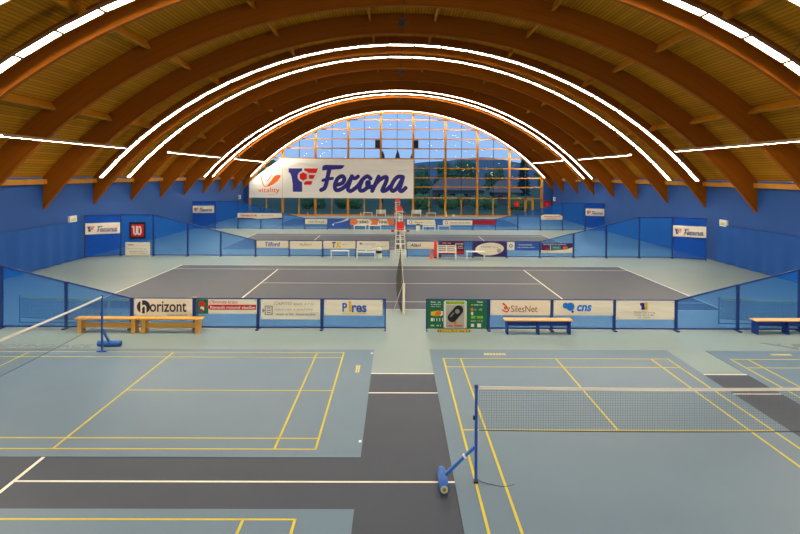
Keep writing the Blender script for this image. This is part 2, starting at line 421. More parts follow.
# glulam arches
ain = asin(18.5 / RIN); aout = asin(18.5 / ROUT)
def arch(y, w=.22):
    mb = MB(); n = 64
    A = [(CX + RIN * sin(-ain + 2 * ain * i / n), CZ + RIN * cos(-ain + 2 * ain * i / n)) for i in range(n + 1)]
    B = [(CX + ROUT * sin(-aout + 2 * aout * i / n), CZ + ROUT * cos(-aout + 2 * aout * i / n)) for i in range(n + 1)]
    for i in range(n): mb.prism([A[i], A[i + 1], B[i + 1], B[i]], y - w / 2, y + w / 2)
    return mb
arch_ys = [32.3 + 5.32 * k for k in range(-6, 8)] + [74.05]
order = ['first', 'second', 'third', 'fourth', 'fifth', 'sixth', 'seventh', 'eighth', 'ninth', 'tenth', 'eleventh', 'twelfth', 'thirteenth', 'fourteenth', 'fifteenth']
for i, y in enumerate(arch_ys):
    a = struct(arch(y).build('beam', 'glulam'), 'glued timber roof arch, ' + (order[len(arch_ys) - 1 - i] + ' from the glass end wall'))
    MB().box(CX - .015, CX + .015, y - .125, y - .109, CZ + RIN + .02, CZ + ROUT - .03).build('joint', 'steel_dark', a)
    if i % 3 == 0:
        j = MB(); j.box(CX - .32, CX + .32, y - .14, y - .112, CZ + RIN + .5, CZ + RIN + .62); j.box(CX - .08, CX + .08, y - .14, y - .112, CZ + RIN + .3, CZ + RIN + .82)
        j.build('joint_plate', 'steel', a)
# purlins between the arches, one line each
for deg in (-38.8, -27.2, -15.6, -4.0, 4.0, 15.6, 27.2, 38.8):
    th = math.radians(deg); mb = MB()
    for k in range(len(arch_ys) - 1):
        y0, y1 = arch_ys[k] + .11, arch_ys[k + 1] - .11; r0, r1 = ROUT - .36, ROUT + .02
        sx, sz = cos(th) * .06, -sin(th) * .06
        q = []
        for y in (y0, y1):
            for r, s in ((r0, -1), (r0, 1), (r1, 1), (r1, -1)):
                q.append((CX + r * sin(th) + s * sx, y, CZ + r * cos(th) + s * sz))
        mb.add(q, [(0, 1, 2, 3), (7, 6, 5, 4), (0, 4, 5, 1), (1, 5, 6, 2), (2, 6, 7, 3), (3, 7, 4, 0)])
    struct(mb.build('beam', 'purlin'), 'timber purlin line between the roof arches')

# ------------------------------------------------------------------ glazed end wall
zin = lambda x, r=RIN + .12: CZ + sqrt(max(r * r - (x - CX) ** 2, 0))
xin = lambda z, r=RIN + .12: sqrt(max(r * r - (z - CZ) ** 2, 0))
win = bpy.data.objects.new('window_1', None); COL.objects.link(win); win.location = (CX, YE, 0); struct(win)
gx0, gx1 = -17.55, 17.65
pts = [(gx0 - CX, 0.02), (gx1 - CX, 0.02)] + [(x - CX, zin(x) + .1) for x in [gx1 + (gx0 - gx1) * i / 60 for i in range(61)]]
n = len(pts); MB().add([(x, .14, z) for x, z in pts], [tuple(range(n))]).build('glass', 'glass', win)
mull = [-17.42, -13.5, -9.6, -5.7, -1.82, 2.07, 5.93, 9.76, 13.6, 17.5]
for x in mull:
    MB().box(x - CX - .13, x - CX + .13, -.1, .12, 0, zin(x) + .05).build('mullion', 'timber', win)
for a, b in zip(mull, mull[1:]):
    m = (a + b) / 2
    MB().box(m - CX - .03, m - CX + .03, .0, .12, 2.2, zin(m) + .05).build('glazing_bar', 'steel_dark', win)
    if a < 13: MB().box(m - CX - .07, m - CX + .07, -.02, .12, 0.1, 2.15).build('mullion', 'timber', win)
for z in (2.2, 3.5, 4.6, 5.74, 6.88, 8.08, 9.2, 10.36, 11.5):
    h = xin(z); xa, xb = max(gx0, CX - h), min(gx1, CX + h)
    MB().box(xa - CX, xb - CX, -.05, .12, z - .065, z + .065).build('transom', 'timber', win)
MB().box(gx0 - CX, gx1 - CX, -.25, .12, 0, .16).build('sill', 'timber', win)
# wall either side of the glazing
for nm, a, b in (('wall_end_left', XL, gx0), ('wall_end_right', gx1, XR)):
    struct(MB().prism([(a, 0), (b, 0), (b, zin(b, ROUT)), (a, zin(a, ROUT))], YE - .05, YE + .2).build(nm, 'wall'))
# door in the last bay
dr = bpy.data.objects.new('door_1', None); COL.objects.link(dr); dr.location = (15.95, YE - .16, 0); struct(dr)
for x in (-.42, .42): MB().box(x - .13, x + .13, -.06, .05, 0.16, 2.12).build('door_frame', 'timber', dr)
MB().box(-.55, .55, -.05, .05, 1.98, 2.12).build('door_frame', 'timber', dr)
MB().box(-.3, -.2, -.09, -.06, .95, 1.15).build('door_handle', 'steel', dr)

# ------------------------------------------------------------------ courts painted on the floor
cc = [9.96, 28.26, 46.2, 64.3]
TX = .3
for i, c in enumerate(cc):
    MB().box(TX - 11.885, TX + 11.885, c - 5.485, c + 5.485, 0, .002).build('court_surface', 'court', floor)
    mb = MB(); L = lambda x0, x1, y0, y1: mb.box(TX + x0, TX + x1, c + y0, c + y1, .0015, .004)
    for s in (-1, 1):
        ys = s * 5.485; L(-11.885, 11.885, min(ys, ys - s * .05), max(ys, ys - s * .05))
        ys = s * 4.115; L(-11.885, 11.885, min(ys, ys - s * .05), max(ys, ys - s * .05))
        xs = s * 11.885; L(min(xs, xs - s * .06), max(xs, xs - s * .06), -5.485, 5.485)
        L(s * 6.4 - .03, s * 6.4 + .03, -4.115, 4.115)
    L(-6.4, 6.4, -.025, .025)
    mb.build('court_lines', 'white_line', floor)
letters(floor, 'REBOUND ACE', -12.0, -8.66, 17.62, 17.93, 'floor_print', y=.003, name='floor_lettering', floor=True)
fx = lambda px: (px - 395.9) * 18.1 / 621.8
fy = lambda py, px: 4.947 * 621.8 / (py - 174.8 - .0055 * (px - 400))
mk = MB()
mk.flat([(10.82, 18.4), (11.02, 18.4), (11.62, 17.86), (11.5, 17.80)], 0, .003)
mk.flat([(11.20, 18.16), (11.36, 18.32), (11.42, 18.30), (11.34, 18.12)], 0, .003)
mk.flat([(11.62, 17.98), (11.72, 18.28), (12.6, 18.28), (12.5, 17.96)], 0, .003)
mk.flat([(11.4, 17.78), (11.62, 17.98), (11.68, 17.9), (11.58, 17.70)], 0, .003)
mk.build('floor_emblem', 'floor_print', floor)

# ------------------------------------------------------------------ badminton mats
def mat_thing(label, x0, x1, y0, y1):
    t = thing('badminton_mat', label, 'sports mat', ((x0 + x1) / 2, (y0 + y1) / 2, .002), 0, 'badminton mats laid on the floor')
    hx, hy = (x1 - x0) / 2, (y1 - y0) / 2
    MB().box(-hx, hx, -hy, hy, 0, .008).build('mat', 'mat', t)
    return t, hx, hy
def court_lines(t, along_x, ox, oy, x0, x1, y0, y1):
    """badminton court: centre of the court at (ox, oy) in the mat's own frame"""
    mb = MB()
    def L(a0, a1, b0, b1):
        if not along_x: a0, a1, b0, b1 = b0, b1, a0, a1
        a0, a1 = max(x0, ox + a0), min(x1, ox + a1); b0, b1 = max(y0, oy + b0), min(y1, oy + b1)
        if a1 > a0 and b1 > b0: mb.box(a0, a1, b0, b1, .0075, .0105)
    w = .02
    for s in (-1, 1):
        for v in (3.03, 2.57): L(-6.7, 6.7, s * v - w, s * v + w)
        for v in (6.68, 5.94, 1.98): L(s * v - w, s * v + w, -3.05, 3.05)
        L(min(s * 1.98, s * 6.7), max(s * 1.98, s * 6.7), -w, w)
    return mb.build('court_lines', 'yellow_line', t)
# upper left mat, its court runs across the hall
ex, gy = -1.395, 14.155
t, hx, hy = mat_thing('grey-blue badminton mat whose court runs sideways in front of the wooden benches', -15.7, -.59, 10.81, 17.5)
ox, oy = (ex - 6.7) - (-15.7 - .59) / 2, gy - (10.81 + 17.5) / 2
court_lines(t, True, ox, oy, -hx, hx, -hy, hy)
def mat_print(t, cx, cy, wx, wy, vertical, mat, seed):
    rnd = random.Random(seed); mb = MB()
    if vertical:
        for col in (-.5, .5):
            y = -wy / 2
            while y < wy / 2:
                h = rnd.uniform(.05, .11); mb.box(cx + col * wx * .6 - wx * .22, cx + col * wx * .6 + wx * .22, cy + y, cy + y + h * .8, .0075, .0105); y += h
    else:
        x = -wx / 2
        while x < wx / 2:
            h = rnd.uniform(.05, .09); mb.box(cx + x, cx + x + h * .8, cy - wy / 2, cy + wy / 2, .0075, .0105); x += h
    mb.build('printed_mark', mat, t)
mat_print(t, -.94 - (-15.7 - .59) / 2, 15.72 - (10.81 + 17.5) / 2, .10, .5, True, 'faded_yellow', 3)
for q in (17.1, 11.42): MB().box(hx - .07, hx - .02, q - 14.155, q + .09 - 14.155, .0075, .0105).build('edge_sticker', 'white_ink', t)
# lower left mat
t, hx, hy = mat_thing('grey-blue badminton mat with one corner of its court, front left at the photo edge', -15.7, -.59, 2.6, 9.13)
court_lines(t, True, (ex - 6.7) - (-15.7 - .59) / 2, (8.85 - 3.03) - (2.6 + 9.13) / 2, -hx, hx, -hy, hy)
mb = MB(); mb.box(hx - .07, hx - .02, 8.2 - 5.865, 8.3 - 5.865, .0075, .0105); mb.build('edge_sticker', 'white_ink', t)
# right mat under the net
bx = 4.34
t, hx, hy = mat_thing('grey-blue badminton mat with the net standing across it', .975, 7.70, 2.4, 17.55)
court_lines(t, False, bx - (.975 + 7.70) / 2, 10.01 - (2.4 + 17.55) / 2, -hx, hx, -hy, hy)
mat_print(t, 2.74 - 4.3375, 17.09 - 9.975, .56, .16, False, 'faded_yellow', 5)
t, hx, hy = mat_thing('grey-blue badminton mat in front of the blue-legged bench, cut by the right photo edge', 8.80, 15.5, 2.4, 17.5)
court_lines(t, False, 12.1 - (8.8 + 15.5) / 2, 10.01 - (2.4 + 17.5) / 2, -hx, hx, -hy, hy)
mat_print(t, 10.69 - 12.15, 17.14 - 9.95, .5, .14, False, 'faded_yellow', 6)

# ------------------------------------------------------------------ light lines under the roof
SR, SZ, SXC = 23.2, -10.7, .25
sa = asin(17.4 / SR); NSEG = 25
seg = 2 * sa / NSEG
def strip_light(y, label):
    t = thing('strip_light', label, 'ceiling light', (SXC, y, SZ), 0, 'arched light lines across the roof')
    return t
proto = None
diffuser_mesh = None
def make_strip(y, label):
    t = strip_light(y, label)
    hl = SR * seg / 2 - .055
    mb = MB(); mb.box(-hl, hl, -.22, .22, -.006, .03)
    o = mb.build('diffuser', 'lamp', t)
    hb = MB(); n = NSEG
    for i in range(n):
        a0, a1 = -sa + i * seg, -sa + (i + 1) * seg
        for r0, r1, q0, q1 in ((SR + .035, SR + .10, -.25, .25), (SR - .012, SR + .035, -.25, -.225), (SR - .012, SR + .035, .225, .25)):
            hb.prism([(r0 * sin(a0), r0 * cos(a0)), (r0 * sin(a1), r0 * cos(a1)), (r1 * sin(a1), r1 * cos(a1)), (r1 * sin(a0), r1 * cos(a0))], q0, q1)
    for i in range(1, n):
        a0, a1 = -sa + i * seg - .045 / SR, -sa + i * seg + .045 / SR; r0, r1 = SR - .016, SR + .035
        hb.prism([(r0 * sin(a0), r0 * cos(a0)), (r0 * sin(a1), r0 * cos(a1)), (r1 * sin(a1), r1 * cos(a1)), (r1 * sin(a0), r1 * cos(a0))], -.225, .225)
    hb.build('housing', 'housing', t)
    for i in range(NSEG):
        a = -sa + (i + .5) * seg
        d = o if i == 0 else o.copy()
        if i: COL.objects.link(d); d.parent = t
        d.location = (SR * sin(a), 0, SR * cos(a)); d.rotation_euler = (0, a, 0)
    hg = MB()
    for i in range(0, NSEG + 1, 3):
        a = -sa + i * seg; a = max(-sa + .02, min(sa - .02, a))
        # up to the deck
        p = Vector((SR * sin(a), 0, SR * cos(a))); d = p.normalized()
        q = p + d * .75
        hg.tube(p + d * .08, q, .012, 6)
    hg.build('hanger', 'steel', t)
    return t
st_y = [(73.55, 'arched light line right against the glass end wall'), (58.2, 'second arched light line from the glass end wall'),
        (55.75, 'third arched light line from the glass end wall'), (39.9, 'fourth arched light line from the glass end wall'),
        (36.2, 'fifth arched light line from the glass end wall'), (20.5, 'sixth arched light line from the glass end wall'),
        (17.1, 'seventh arched light line from the glass end wall, at the photo top corners'), (1.5, 'arched light line over the gallery end, nearer edge of the hall'), (-1.9, 'arched light line over the gallery end, beside the rear wall')]
first = None
for y, lab in st_y:
    if first is None: first = make_strip(y, lab)
    else: dup(first, (SXC, y, SZ), None, lab)
# straight light lines along both roof slopes
def side_light(x, z, y0, y1, label):
    t = thing('side_light', label, 'ceiling light', (x, (y0 + y1) / 2, z), 0, 'straight light lines along the roof slopes')
    n = int(round((y1 - y0) / 1.5)); l = (y1 - y0) / n
    h = (y1 - y0) / 2
    hb = MB(); hb.box(-.09, .09, -h, h, .05, .10); hb.box(-.09, -.08, -h, h, -.02, .05); hb.box(.08, .09, -h, h, -.02, .05); hb.build('housing', 'housing', t)
    for i in range(n): MB().box(-.075, .075, -h + i * l + .015, -h + (i + 1) * l - .015, -.018, .045).build('diffuser', 'lamp', t)
    zz = CZ + sqrt(RIN ** 2 - (x - CX) ** 2) - z
    hg = MB()
    for ya in arch_ys:
        if y0 + .1 < ya < y1 - .1: hg.tube((0, ya - (y0 + y1) / 2, .1), (0, ya - (y0 + y1) / 2, zz + .08), .012, 6)
    hg.build('hanger', 'steel', t)
sl = [(23.3, 34.0), (40.5, 52.2), (57.2, 69.3), (4.0, 15.0)]  # last span is out of view, added to brighten the near floor
for side, x in (('left', -14.75), ('right', 15.3)):
    for (y0, y1), w in zip(sl, ('nearest', 'middle', 'farthest', 'unseen')):
        if w == 'unseen': lab = 'unseen light line added under the %s roof slope beside the gallery' % side
        else: lab = 'straight light line under the %s roof slope, %s of the three' % (side, w)
        side_light(x, 6.31, y0, y1, lab)

# ------------------------------------------------------------------ fence panels
def panel(p0, p1, h0, h1, label, row, mat='screen'):
    """framed mesh panel standing between two floor points; h0, h1 the heights of its ends"""
    p0, p1 = Vector(p0), Vector(p1); L = (p1 - p0).length; ang = atan2(p1.y - p0.y, p1.x - p0.x)
    t = thing('fence_panel', label, 'fence panel', ((p0.x + p1.x) / 2, (p0.y + p1.y) / 2, 0), ang, row)
    h = L / 2 - .025; w = .045; zb = .07
    fr = MB()
    fr.bar((-h, 0, .03), (-h, 0, h0), w); fr.bar((h, 0, .03), (h, 0, h1), w)
    fr.bar((-h, 0, h0 - w / 2), (h, 0, h1 - w / 2), w, w); fr.bar((-h, 0, zb), (h, 0, zb), w, w)
    fr.build('frame', 'frame', t)
    MB().prism([(-h + .02, zb), (h - .02, zb), (h - .02, h1 - w), (-h + .02, h0 - w)], -.004, .004).build('screen', mat, t)
    for s in (-1, 1): MB().box(s * h - .022, s * h + .022, -.2, .2, 0, .035).build('foot', 'frame', t)
    return t
F1, F2, F3 = 19.8, 37.3, 55.9
rows = [
 (F1, [-.29, -2.33, -4.37, -6.38, -8.39, -10.46, -12.5, -14.5, -16.5, -18.12], [.98, 2.98, 4.99, 7.0, 8.99, 10.97, 12.95, 14.9, 16.85, 18.72], -1.0),
 (F2, [-.35, -2.37, -4.36, -6.36, -8.38, -10.47, -12.45, -14.5, -16.46, -18.12], [.67, 2.67, 4.66, 6.67, 8.68, 10.71, 12.68, 14.67, 16.67, 18.25], -1.0),
 (F3, [-.08, -2.08, -4.1, -6.12, -8.13, -10.13, -12.11, -14.17, -16.2, -18.12], [.9, 2.91, 4.91, 6.95, 8.98, 10.99, 13.04, 15.05, 17.08, 18.72], -.4)]
hs = [1.0, 1.0, 1.0, 1.0, 1.0, 1.5, 2.0, 2.5, 2.5, 2.5]
rown = ['the nearest row', 'the middle row', 'the farthest row']
step = ['first', 'second', 'third', 'fourth']
for r, (fy_, XLs, XRs, dy) in enumerate(rows):
    for side, xs in (('left', XLs), ('right', XRs)):
        for k in range(9):
            if k < 4: d = 'low blue mesh fence panel, %s %s of the gap in %s' % (step[k], side, rown[r])
            elif k < 7: d = 'sloping blue mesh fence panel, %s rise on the %s of %s' % (step[k - 4], side, rown[r])
            elif k == 7: d = 'tall blue mesh fence panel on the %s of %s' % (side, rown[r])
            else: d = 'tall blue fence panel touching the %s wall in %s' % (side, rown[r])
            a, b = (xs[k], fy_, 0), (xs[k + 1], fy_ + (dy if k == 8 else 0), 0)
            ha, hb = hs[k], hs[k + 1]
            if side == 'left': a, b, ha, hb = b, a, hb, ha
            panel(a, b, ha, hb, d, 'blue fence panels between the tennis courts', 'solid_blue' if k == 8 else 'screen')

# ------------------------------------------------------------------ banners on the fences
def banner(label, x0, x1, z0, z1, y, mat='cream', rz=0, name='banner', outline=None):
    t = thing(name, label, 'banner', (x0, y, z0), rz, 'advertising banners hung on the fences')
    W, H = x1 - x0, z1 - z0
    MB().prism(outline or rect(0, W, 0, H), -.004, .004).build('sheet', mat, t)
    ey = MB()
    for x in (.04, W - .04):
        for z in (.04, H - .04): ey.tube((x, -.004, z), (x, -.007, z), .014, 8)
    ey.build('eyelet', 'steel', t)
    return t, W, H
y1 = F1 - .035
# row one, from the left
b, W, H = banner('cream banner with round dark h logo and one long word, behind the wooden benches', -8.29, -6.45, .42, .97, y1)
c = (.30, .29); MB().prism(disc(c[0], c[1], .21), -.009, -.006).build('logo_disc', 'dark_ink', b)
mb = MB(); stroke(mb, [(.23, .49), (.23, .12)], .05, -.013, -.010, False); stroke(mb, [(.25, .28), (.31, .33), (.365, .28), (.365, .12)], .05, -.013, -.010); mb.build('logo_letter', 'cream', b)
letters(b, 'orizont', .50, 1.66, .13, .47, 'dark_ink', bold=.012)
small_print(b, 1.05, 1.7, .02, .04, 'grey_ink', words=3, seed=5)
b, W, H = banner('white banner with a red arrow stripe and a small green picture', -6.30, -4.40, .50, .96, y1)
patch(b, rect(0, .36, 0, H), 'green_ink'); patch(b, disc(.16, .30, .10, 12), 'red_ink', -.009); patch(b, disc(.17, .16, .07, 10), 'white_ink', -.012); patch(b, disc(.13, .08, .08, 10), 'brown_ink', -.014); patch(b, disc(.26, .40, .035, 10), 'black', -.009)
patch(b, [(.30, .21), (.42, .29), (1.88, .29), (1.88, .13), (.42, .13)], 'red_ink', -.010, 'printed_stripe')
letters(b, 'Obnovite krásu', .40, 1.30, .325, .43, 'red_ink', shear=.3)
letters(b, 'Renault rozumí vlasům', .43, 1.85, .16, .265, 'white_ink', y=-.014, bold=.02)
b, W, H = banner('cream banner with grey print and a grey square logo', -4.27, -2.39, .33, .96, y1)
mb = MB(); [stroke(mb, p, .028, -.010, -.007, False) for p in ([(.14, .15), (.36, .15)], [(.36, .15), (.36, .42)], [(.36, .42), (.14, .42)], [(.14, .42), (.14, .15)], [(.2, .36), (.3, .36)], [(.2, .28), (.3, .28)], [(.2, .21), (.3, .21)])]
mb.prism([(.05, .2), (.13, .28), (.05, .36)], -.010, -.007); mb.build('logo_square', 'grey_ink', b)
letters(b, 'CAPITO spol. s r.o.', .42, 1.70, .42, .55, 'pale_ink'); letters(b, 'nástroje a potřeby', .45, 1.66, .27, .36, 'pale_ink'); small_print(b, .48, 1.74, .13, .07, 'pale_ink', words=5, seed=8)
b, W, H = banner('cream banner with a blue word and a yellow letter i, beside the gap', -2.25, -.40, .46, .96, y1)
letters(b, 'P', .57, .72, .12, .40, 'blue_ink', bold=.03); letters(b, 'i', .77, .86, .12, .46, 'yellow_ink', bold=.06); letters(b, 'res', .87, 1.34, .10, .33, 'blue_ink', bold=.03)
patch(b, rect(.55, 1.34, .06, .08), 'yellow_ink', name='printed_stripe')
# the green advertising boards
b, W, H = banner('green three-part board with a photo of a black gadget, first right of the gap', 1.02, 2.93, .05, .97, y1, 'green_ink')
patch(b, rect(.57, 1.22, .02, .90), 'white_ink', -.007); patch(b, rect(.60, 1.19, .78, .88), 'lime_ink', -.011); letters(b, 'Tuner', .68, 1.12, .795, .865, 'yellow_ink', y=-.016, bold=.02)
patch(b, rect(.60, 1.19, .04, .76), 'pale_ink', -.011)
mb = MB(); stroke(mb, [(.80, .36), (.90, .48), (1.00, .60)], .30, -.018, -.015); mb.build('printed_gadget', 'black', b)
patch(b, disc(.96, .56, .075, 16), 'grey_ink', -.034); patch(b, [(.72, .40), (.75, .37), (.86, .50), (.83, .53)], 'grey_ink', -.034)
patch(b, disc(.90, .19, .05, 12), 'orange_ink', -.016); small_print(b, .66, 1.14, .08, .05, 'red_ink', y=-.016, words=3, seed=4)
small_print(b, .12, .46, .83, .05, 'white_ink', words=3, seed=9); small_print(b, .12, .46, .76, .04, 'white_ink', words=3, seed=10); small_print(b, .12, .44, .70, .025, 'white_ink', words=5, seed=11)
patch(b, [(.12, .42), (.30, .40), (.48, .44), (.46, .54), (.36, .58), (.12, .54)], 'yellow_ink', -.008); patch(b, [(.24, .42), (.46, .46), (.44, .55), (.30, .56)], 'orange_ink', -.012); patch(b, [(.40, .40), (.50, .44), (.50, .56), (.42, .58), (.46, .50)], 'white_ink', -.016)
mb = MB(); [mb.box(.12 + .09 * i, .12 + .09 * i + (.07 if i == 0 else .025), -.010, -.007, .24, .34) for i in range(5)]; mb.build('printed_icons', 'white_ink', b); small_print(b, .12, .48, .08, .06, 'white_ink', words=4, seed=13)
letters(b, 'Tuner', 1.58, 1.78, .83, .89, 'white_ink', bold=.03); small_print(b, 1.40, 1.78, .75, .035, 'white_ink', words=4, seed=14); patch(b, disc(1.43, .62, .05, 14), 'orange_ink', -.007); small_print(b, 1.5, 1.78, .59, .06, 'pale_ink', words=3, seed=15)
patch(b, rect(1.40, 1.78, .33, .41), 'lime_ink', -.007); patch(b, disc(1.56, .36, .03, 8), 'black', -.012); mb = MB(); mb.box(1.40, 1.47, -.010, -.007, .44, .54); mb.box(1.40, 1.50, -.010, -.007, .06, .16); mb.box(1.60, 1.72, -.010, -.007, .05, .17); mb.build('printed_icons', 'white_ink', b); small_print(b, 1.40, 1.78, .23, .05, 'pale_ink', words=4, seed=16)
[MB().box(x, x + .035, -.012, -.007, .03, .88).build('board_edge', 'white', b) for x in (.53, 1.225)]
s = thing('yellow_strip', 'low yellow lettered strip on the floor under the green boards', 'sign', (1.34, F1 - .26, 0)); MB().box(0, 1.03, -.03, .03, 0, .085).build('plate', 'brown_ink', s); letters(s, 'TERMOMETRY', .01, 1.02, .004, .083, 'yellow_line', y=-.031, bold=.05)
b, W, H = banner('cream banner with a red swirl and a thin brown word, behind the middle blue-legged bench', 3.04, 4.95, .49, .97, y1)
mb = MB(); stroke(mb, [(.38, .17), (.46, .12), (.55, .12), (.60, .24)], .03, -.010, -.007); stroke(mb, [(.40, .37), (.50, .29), (.55, .20)], .05, -.010, -.007, True, .02); mb.build('logo_swirl', 'red_ink', b); patch(b, disc(.47, .23, .05, 10), 'orange_ink', -.011)
letters(b, 'SilesNet', .65, 1.50, .10, .31, 'brown_ink')
b, W, H = banner('cream banner with two blue discs and three slanted blue letters', 5.06, 6.96, .49, .97, y1)
patch(b, disc(.38, .31, .095), 'sky_ink'); patch(b, disc(.53, .28, .13), 'sky_ink', -.010); patch(b, disc(.60, .12, .04, 12), 'navy_ink', -.012)
letters(b, 'cns', .74, 1.21, .13, .34, 'sky_ink', shear=.22, bold=.035)
b, W, H = banner('cream banner with a black and yellow T emblem above small print', 7.06, 8.92, .37, .97, y1)
mb = MB(); mb.box(.76, .90, -.010, -.007, .44, .53); mb.box(.80, .90, -.010, -.007, .31, .46); mb.build('logo_dark', 'navy_ink', b); mb = MB(); mb.box(.90, 1.0, -.010, -.007, .31, .40); mb.box(.92, 1.0, -.010, -.007, .38, .54); mb.build('logo_yellow', 'yellow_ink', b)
letters(b, 'TELKOV s r.o.', .54, 1.26, .195, .26, 'grey_ink'); small_print(b, .58, 1.2, .12, .05, 'pale_ink', words=4, seed=21); small_print(b, .7, 1.1, .05, .045, 'pale_ink', words=3, seed=22)
# row two
y2 = F2 - .035
b, W, H = banner('cream banner with a bold blue word, fourth left of the middle row gap', -8.32, -6.42, .52, .96, y2); letters(b, 'Tilford', .50, 1.40, .10, .36, 'blue_ink', shear=.15, bold=.02)
b, W, H = banner('sagging cream banner with a faint grey slanted word', -6.33, -4.41, .46, .94, y2); letters(b, 'Aulbem', .56, 1.30, .20, .37, 'grey_ink', shear=.3)
b, W, H = banner('cream banner with dark T and yellow K letters', -4.33, -2.40, .50, .96, y2); letters(b, 'T', .52, .76, .06, .40, 'dark_ink', shear=.1, bold=.04); letters(b, 'K', .78, 1.10, .06, .40, 'yellow_ink', shear=.2, bold=.05); letters(b, 'servis', 1.12, 1.38, .22, .30, 'grey_ink')
b, W, H = banner('cream banner with two lines of pale handwriting, behind the bench and bin', -2.32, -.38, .45, .96, y2); letters(b, 'Restaurace', .12, 1.15, .28, .42, 'pale_ink', shear=.3); letters(b, 'Na Kurtech', .9, 1.80, .15, .26, 'pale_ink', shear=.3); patch(b, disc(.25, .36, .06, 12), 'brown_ink', -.012)
b, W, H = banner('cream banner with a short black slanted word, beside the tall red post', .69, 2.55, .50, .94, y2); letters(b, 'Alani', .18, .85, .14, .33, 'black', shear=.3, bold=.02)
b, W, H = banner('burgundy banner with white print and a red stripe, behind the slatted bench', 2.66, 4.13, .18, .98, y2, 'burgundy'); small_print(b, .15, .7, .66, .06, 'white_ink', words=3, seed=41); letters(b, 'MASÁŽE', .92, 1.42, .60, .70, 'white_ink', bold=.03); small_print(b, .92, 1.42, .47, .07, 'white_ink', words=2, seed=42); small_print(b, .98, 1.42, .36, .07, 'white_ink', words=2, seed=43); patch(b, rect(.05, 1.42, .03, .20), 'red_ink', name='printed_stripe')
b, W, H = banner('purple banner with a large cream oval and grey words', 4.70, 6.62, .06, .97, y2, 'purple_ink')
patch(b, [(.10 + .0, .45)] + [(.95 + .86 * cos(a) * (1 if True else 1), .46 + .38 * sin(a) + .04 * cos(a)) for a in [pi - 2 * pi * k / 36 for k in range(1, 36)]], 'cream', -.006); letters(b, 'Hotel', .42, 1.05, .52, .68, 'pale_ink', y=-.011, shear=.2, bold=.01); letters(b, 'Dany', 1.1, 1.5, .50, .64, 'pale_ink', y=-.011, shear=.2); patch(b, disc(1.52, .36, .13, 16), 'pale_ink', -.011)
b, W, H = banner('royal blue banner with white lines and a white square emblem', 6.70, 8.60, .46, .95, y2, 'blue_ink'); patch(b, rect(0, .45, 0, H), 'white_ink'); patch(b, disc(.23, .26, .11, 16), 'brown_ink', -.010); patch(b, disc(.23, .26, .055, 12), 'white_ink', -.014); letters(b, 'Moravskoslezský', .72, 1.5, .27, .36, 'white_ink', bold=.02); letters(b, 'kraj a statutární město', .62, 1.68, .13, .21, 'white_ink', bold=.02)
b, W, H = banner('colourful banner of three pictures on purple, on the first sloping panel', 8.76, 10.64, .30, .90, y2, 'cream'); patch(b, [(0, .6), (W, .6), (W, .35), (1.5, .22), (.6, .14), (0, .18)], 'purple_ink'); letters(b, 'Společně do pohody', .12, 1.5, .48, .56, 'white_ink', y=-.012, bold=.02); patch(b, [(.05, .16), (.5, .14), (.5, .34), (.05, .30)], 'burgundy', -.011); patch(b, [(.2, .16), (.48, .16), (.45, .28), (.3, .26)], 'red_ink', -.015); patch(b, [(.60, .18), (1.2, .20), (1.15, .44), (.62, .44)], 'teal_ink', -.011); patch(b, rect(.53, .57, .10, .46), 'white_ink', -.012); letters(b, 'relax', .72, 1.08, .29, .36, 'white_ink', y=-.015); patch(b, disc(1.45, .30, .16, 14, .1), 'orange_ink', -.011)
# wall-side panels of row two
def club_sign(label, x, y, z, W, H, rz):
    b, W, H = banner(label, x, x + W, z, z + H, y, 'cream', rz)
    k = .46 * H / 380; winged_emblem(b, W * .06, H * .24, k, -.007)
    mb = MB(); kk = W * .62 / 1340; script_word(mb, W * .30, H * .17, kk, -.010, -.007, .8); mb.build('lettering', 'navy_ink', b)
def on_panel(p0, p1, off=.035):
    d = (Vector(p1) - Vector(p0)).normalized(); nrm = Vector((d.y, -d.x, 0)); return d, nrm * off, atan2(d.y, d.x)
for (lab, p0, p1, z, W, H) in (
  ('white script sign by the left wall, beside the black and red square sign', (-18.12, F2 - 1, 0), (-16.46, F2, 0), 1.36, 1.86, .66),
  ('white sign with the blue script word at the right wall, middle fence row', (16.67, F2, 0), (18.25, F2 - 1, 0), 1.34, 1.80, .66),
  ('small white script sign at the left wall, fence row by the glass', (-18.12, F3 - .4, 0), (-16.2, F3, 0), 1.45, 1.82, .64),
  ('small white script sign at the right wall, fence row by the glass', (17.08, F3, 0), (18.72, F3 - .4, 0), 1.35, 1.6, .66)):
    d, o, a = on_panel(p0, p1); q = Vector(p0) + o + d * .04
    club_sign(lab, q.x, q.y, z, W, H, a)
t = thing('square_sign', 'black square sign with a white W on red', 'sign', (-15.92, y2, 1.04)); MB().box(0, .97, -.02, .004, 0, .99).build('backing', 'black', t); patch(t, rect(.11, .86, .12, .86), 'red_ink', -.021)
mb = MB(); stroke(mb, [(.19, .70), (.27, .70), (.28, .38), (.35, .26), (.42, .30), (.44, .42), (.44, .70)], .085, -.030, -.026); stroke(mb, [(.44, .70), (.50, .70), (.51, .38), (.57, .26), (.66, .30), (.70, .45), (.66, .70), (.60, .70)], .085, -.030, -.026); mb.build('lettering', 'white_ink', t)
b, W, H = banner('pale cream notice sheet below the black square sign, reaching the floor', -16.16, -14.68, .03, .83, y2 - .005); small_print(b, .15, .5, .62, .06, 'dark_ink', words=1, seed=51); patch(b, disc(.26, .48, .09, 10), 'cream', -.008); small_print(b, .12, 1.3, .38, .06, 'pale_ink', words=5, seed=52); small_print(b, .25, 1.35, .22, .05, 'grey_ink', words=5, seed=53); small_print(b, .3, 1.3, .10, .05, 'pale_ink', words=5, seed=54)
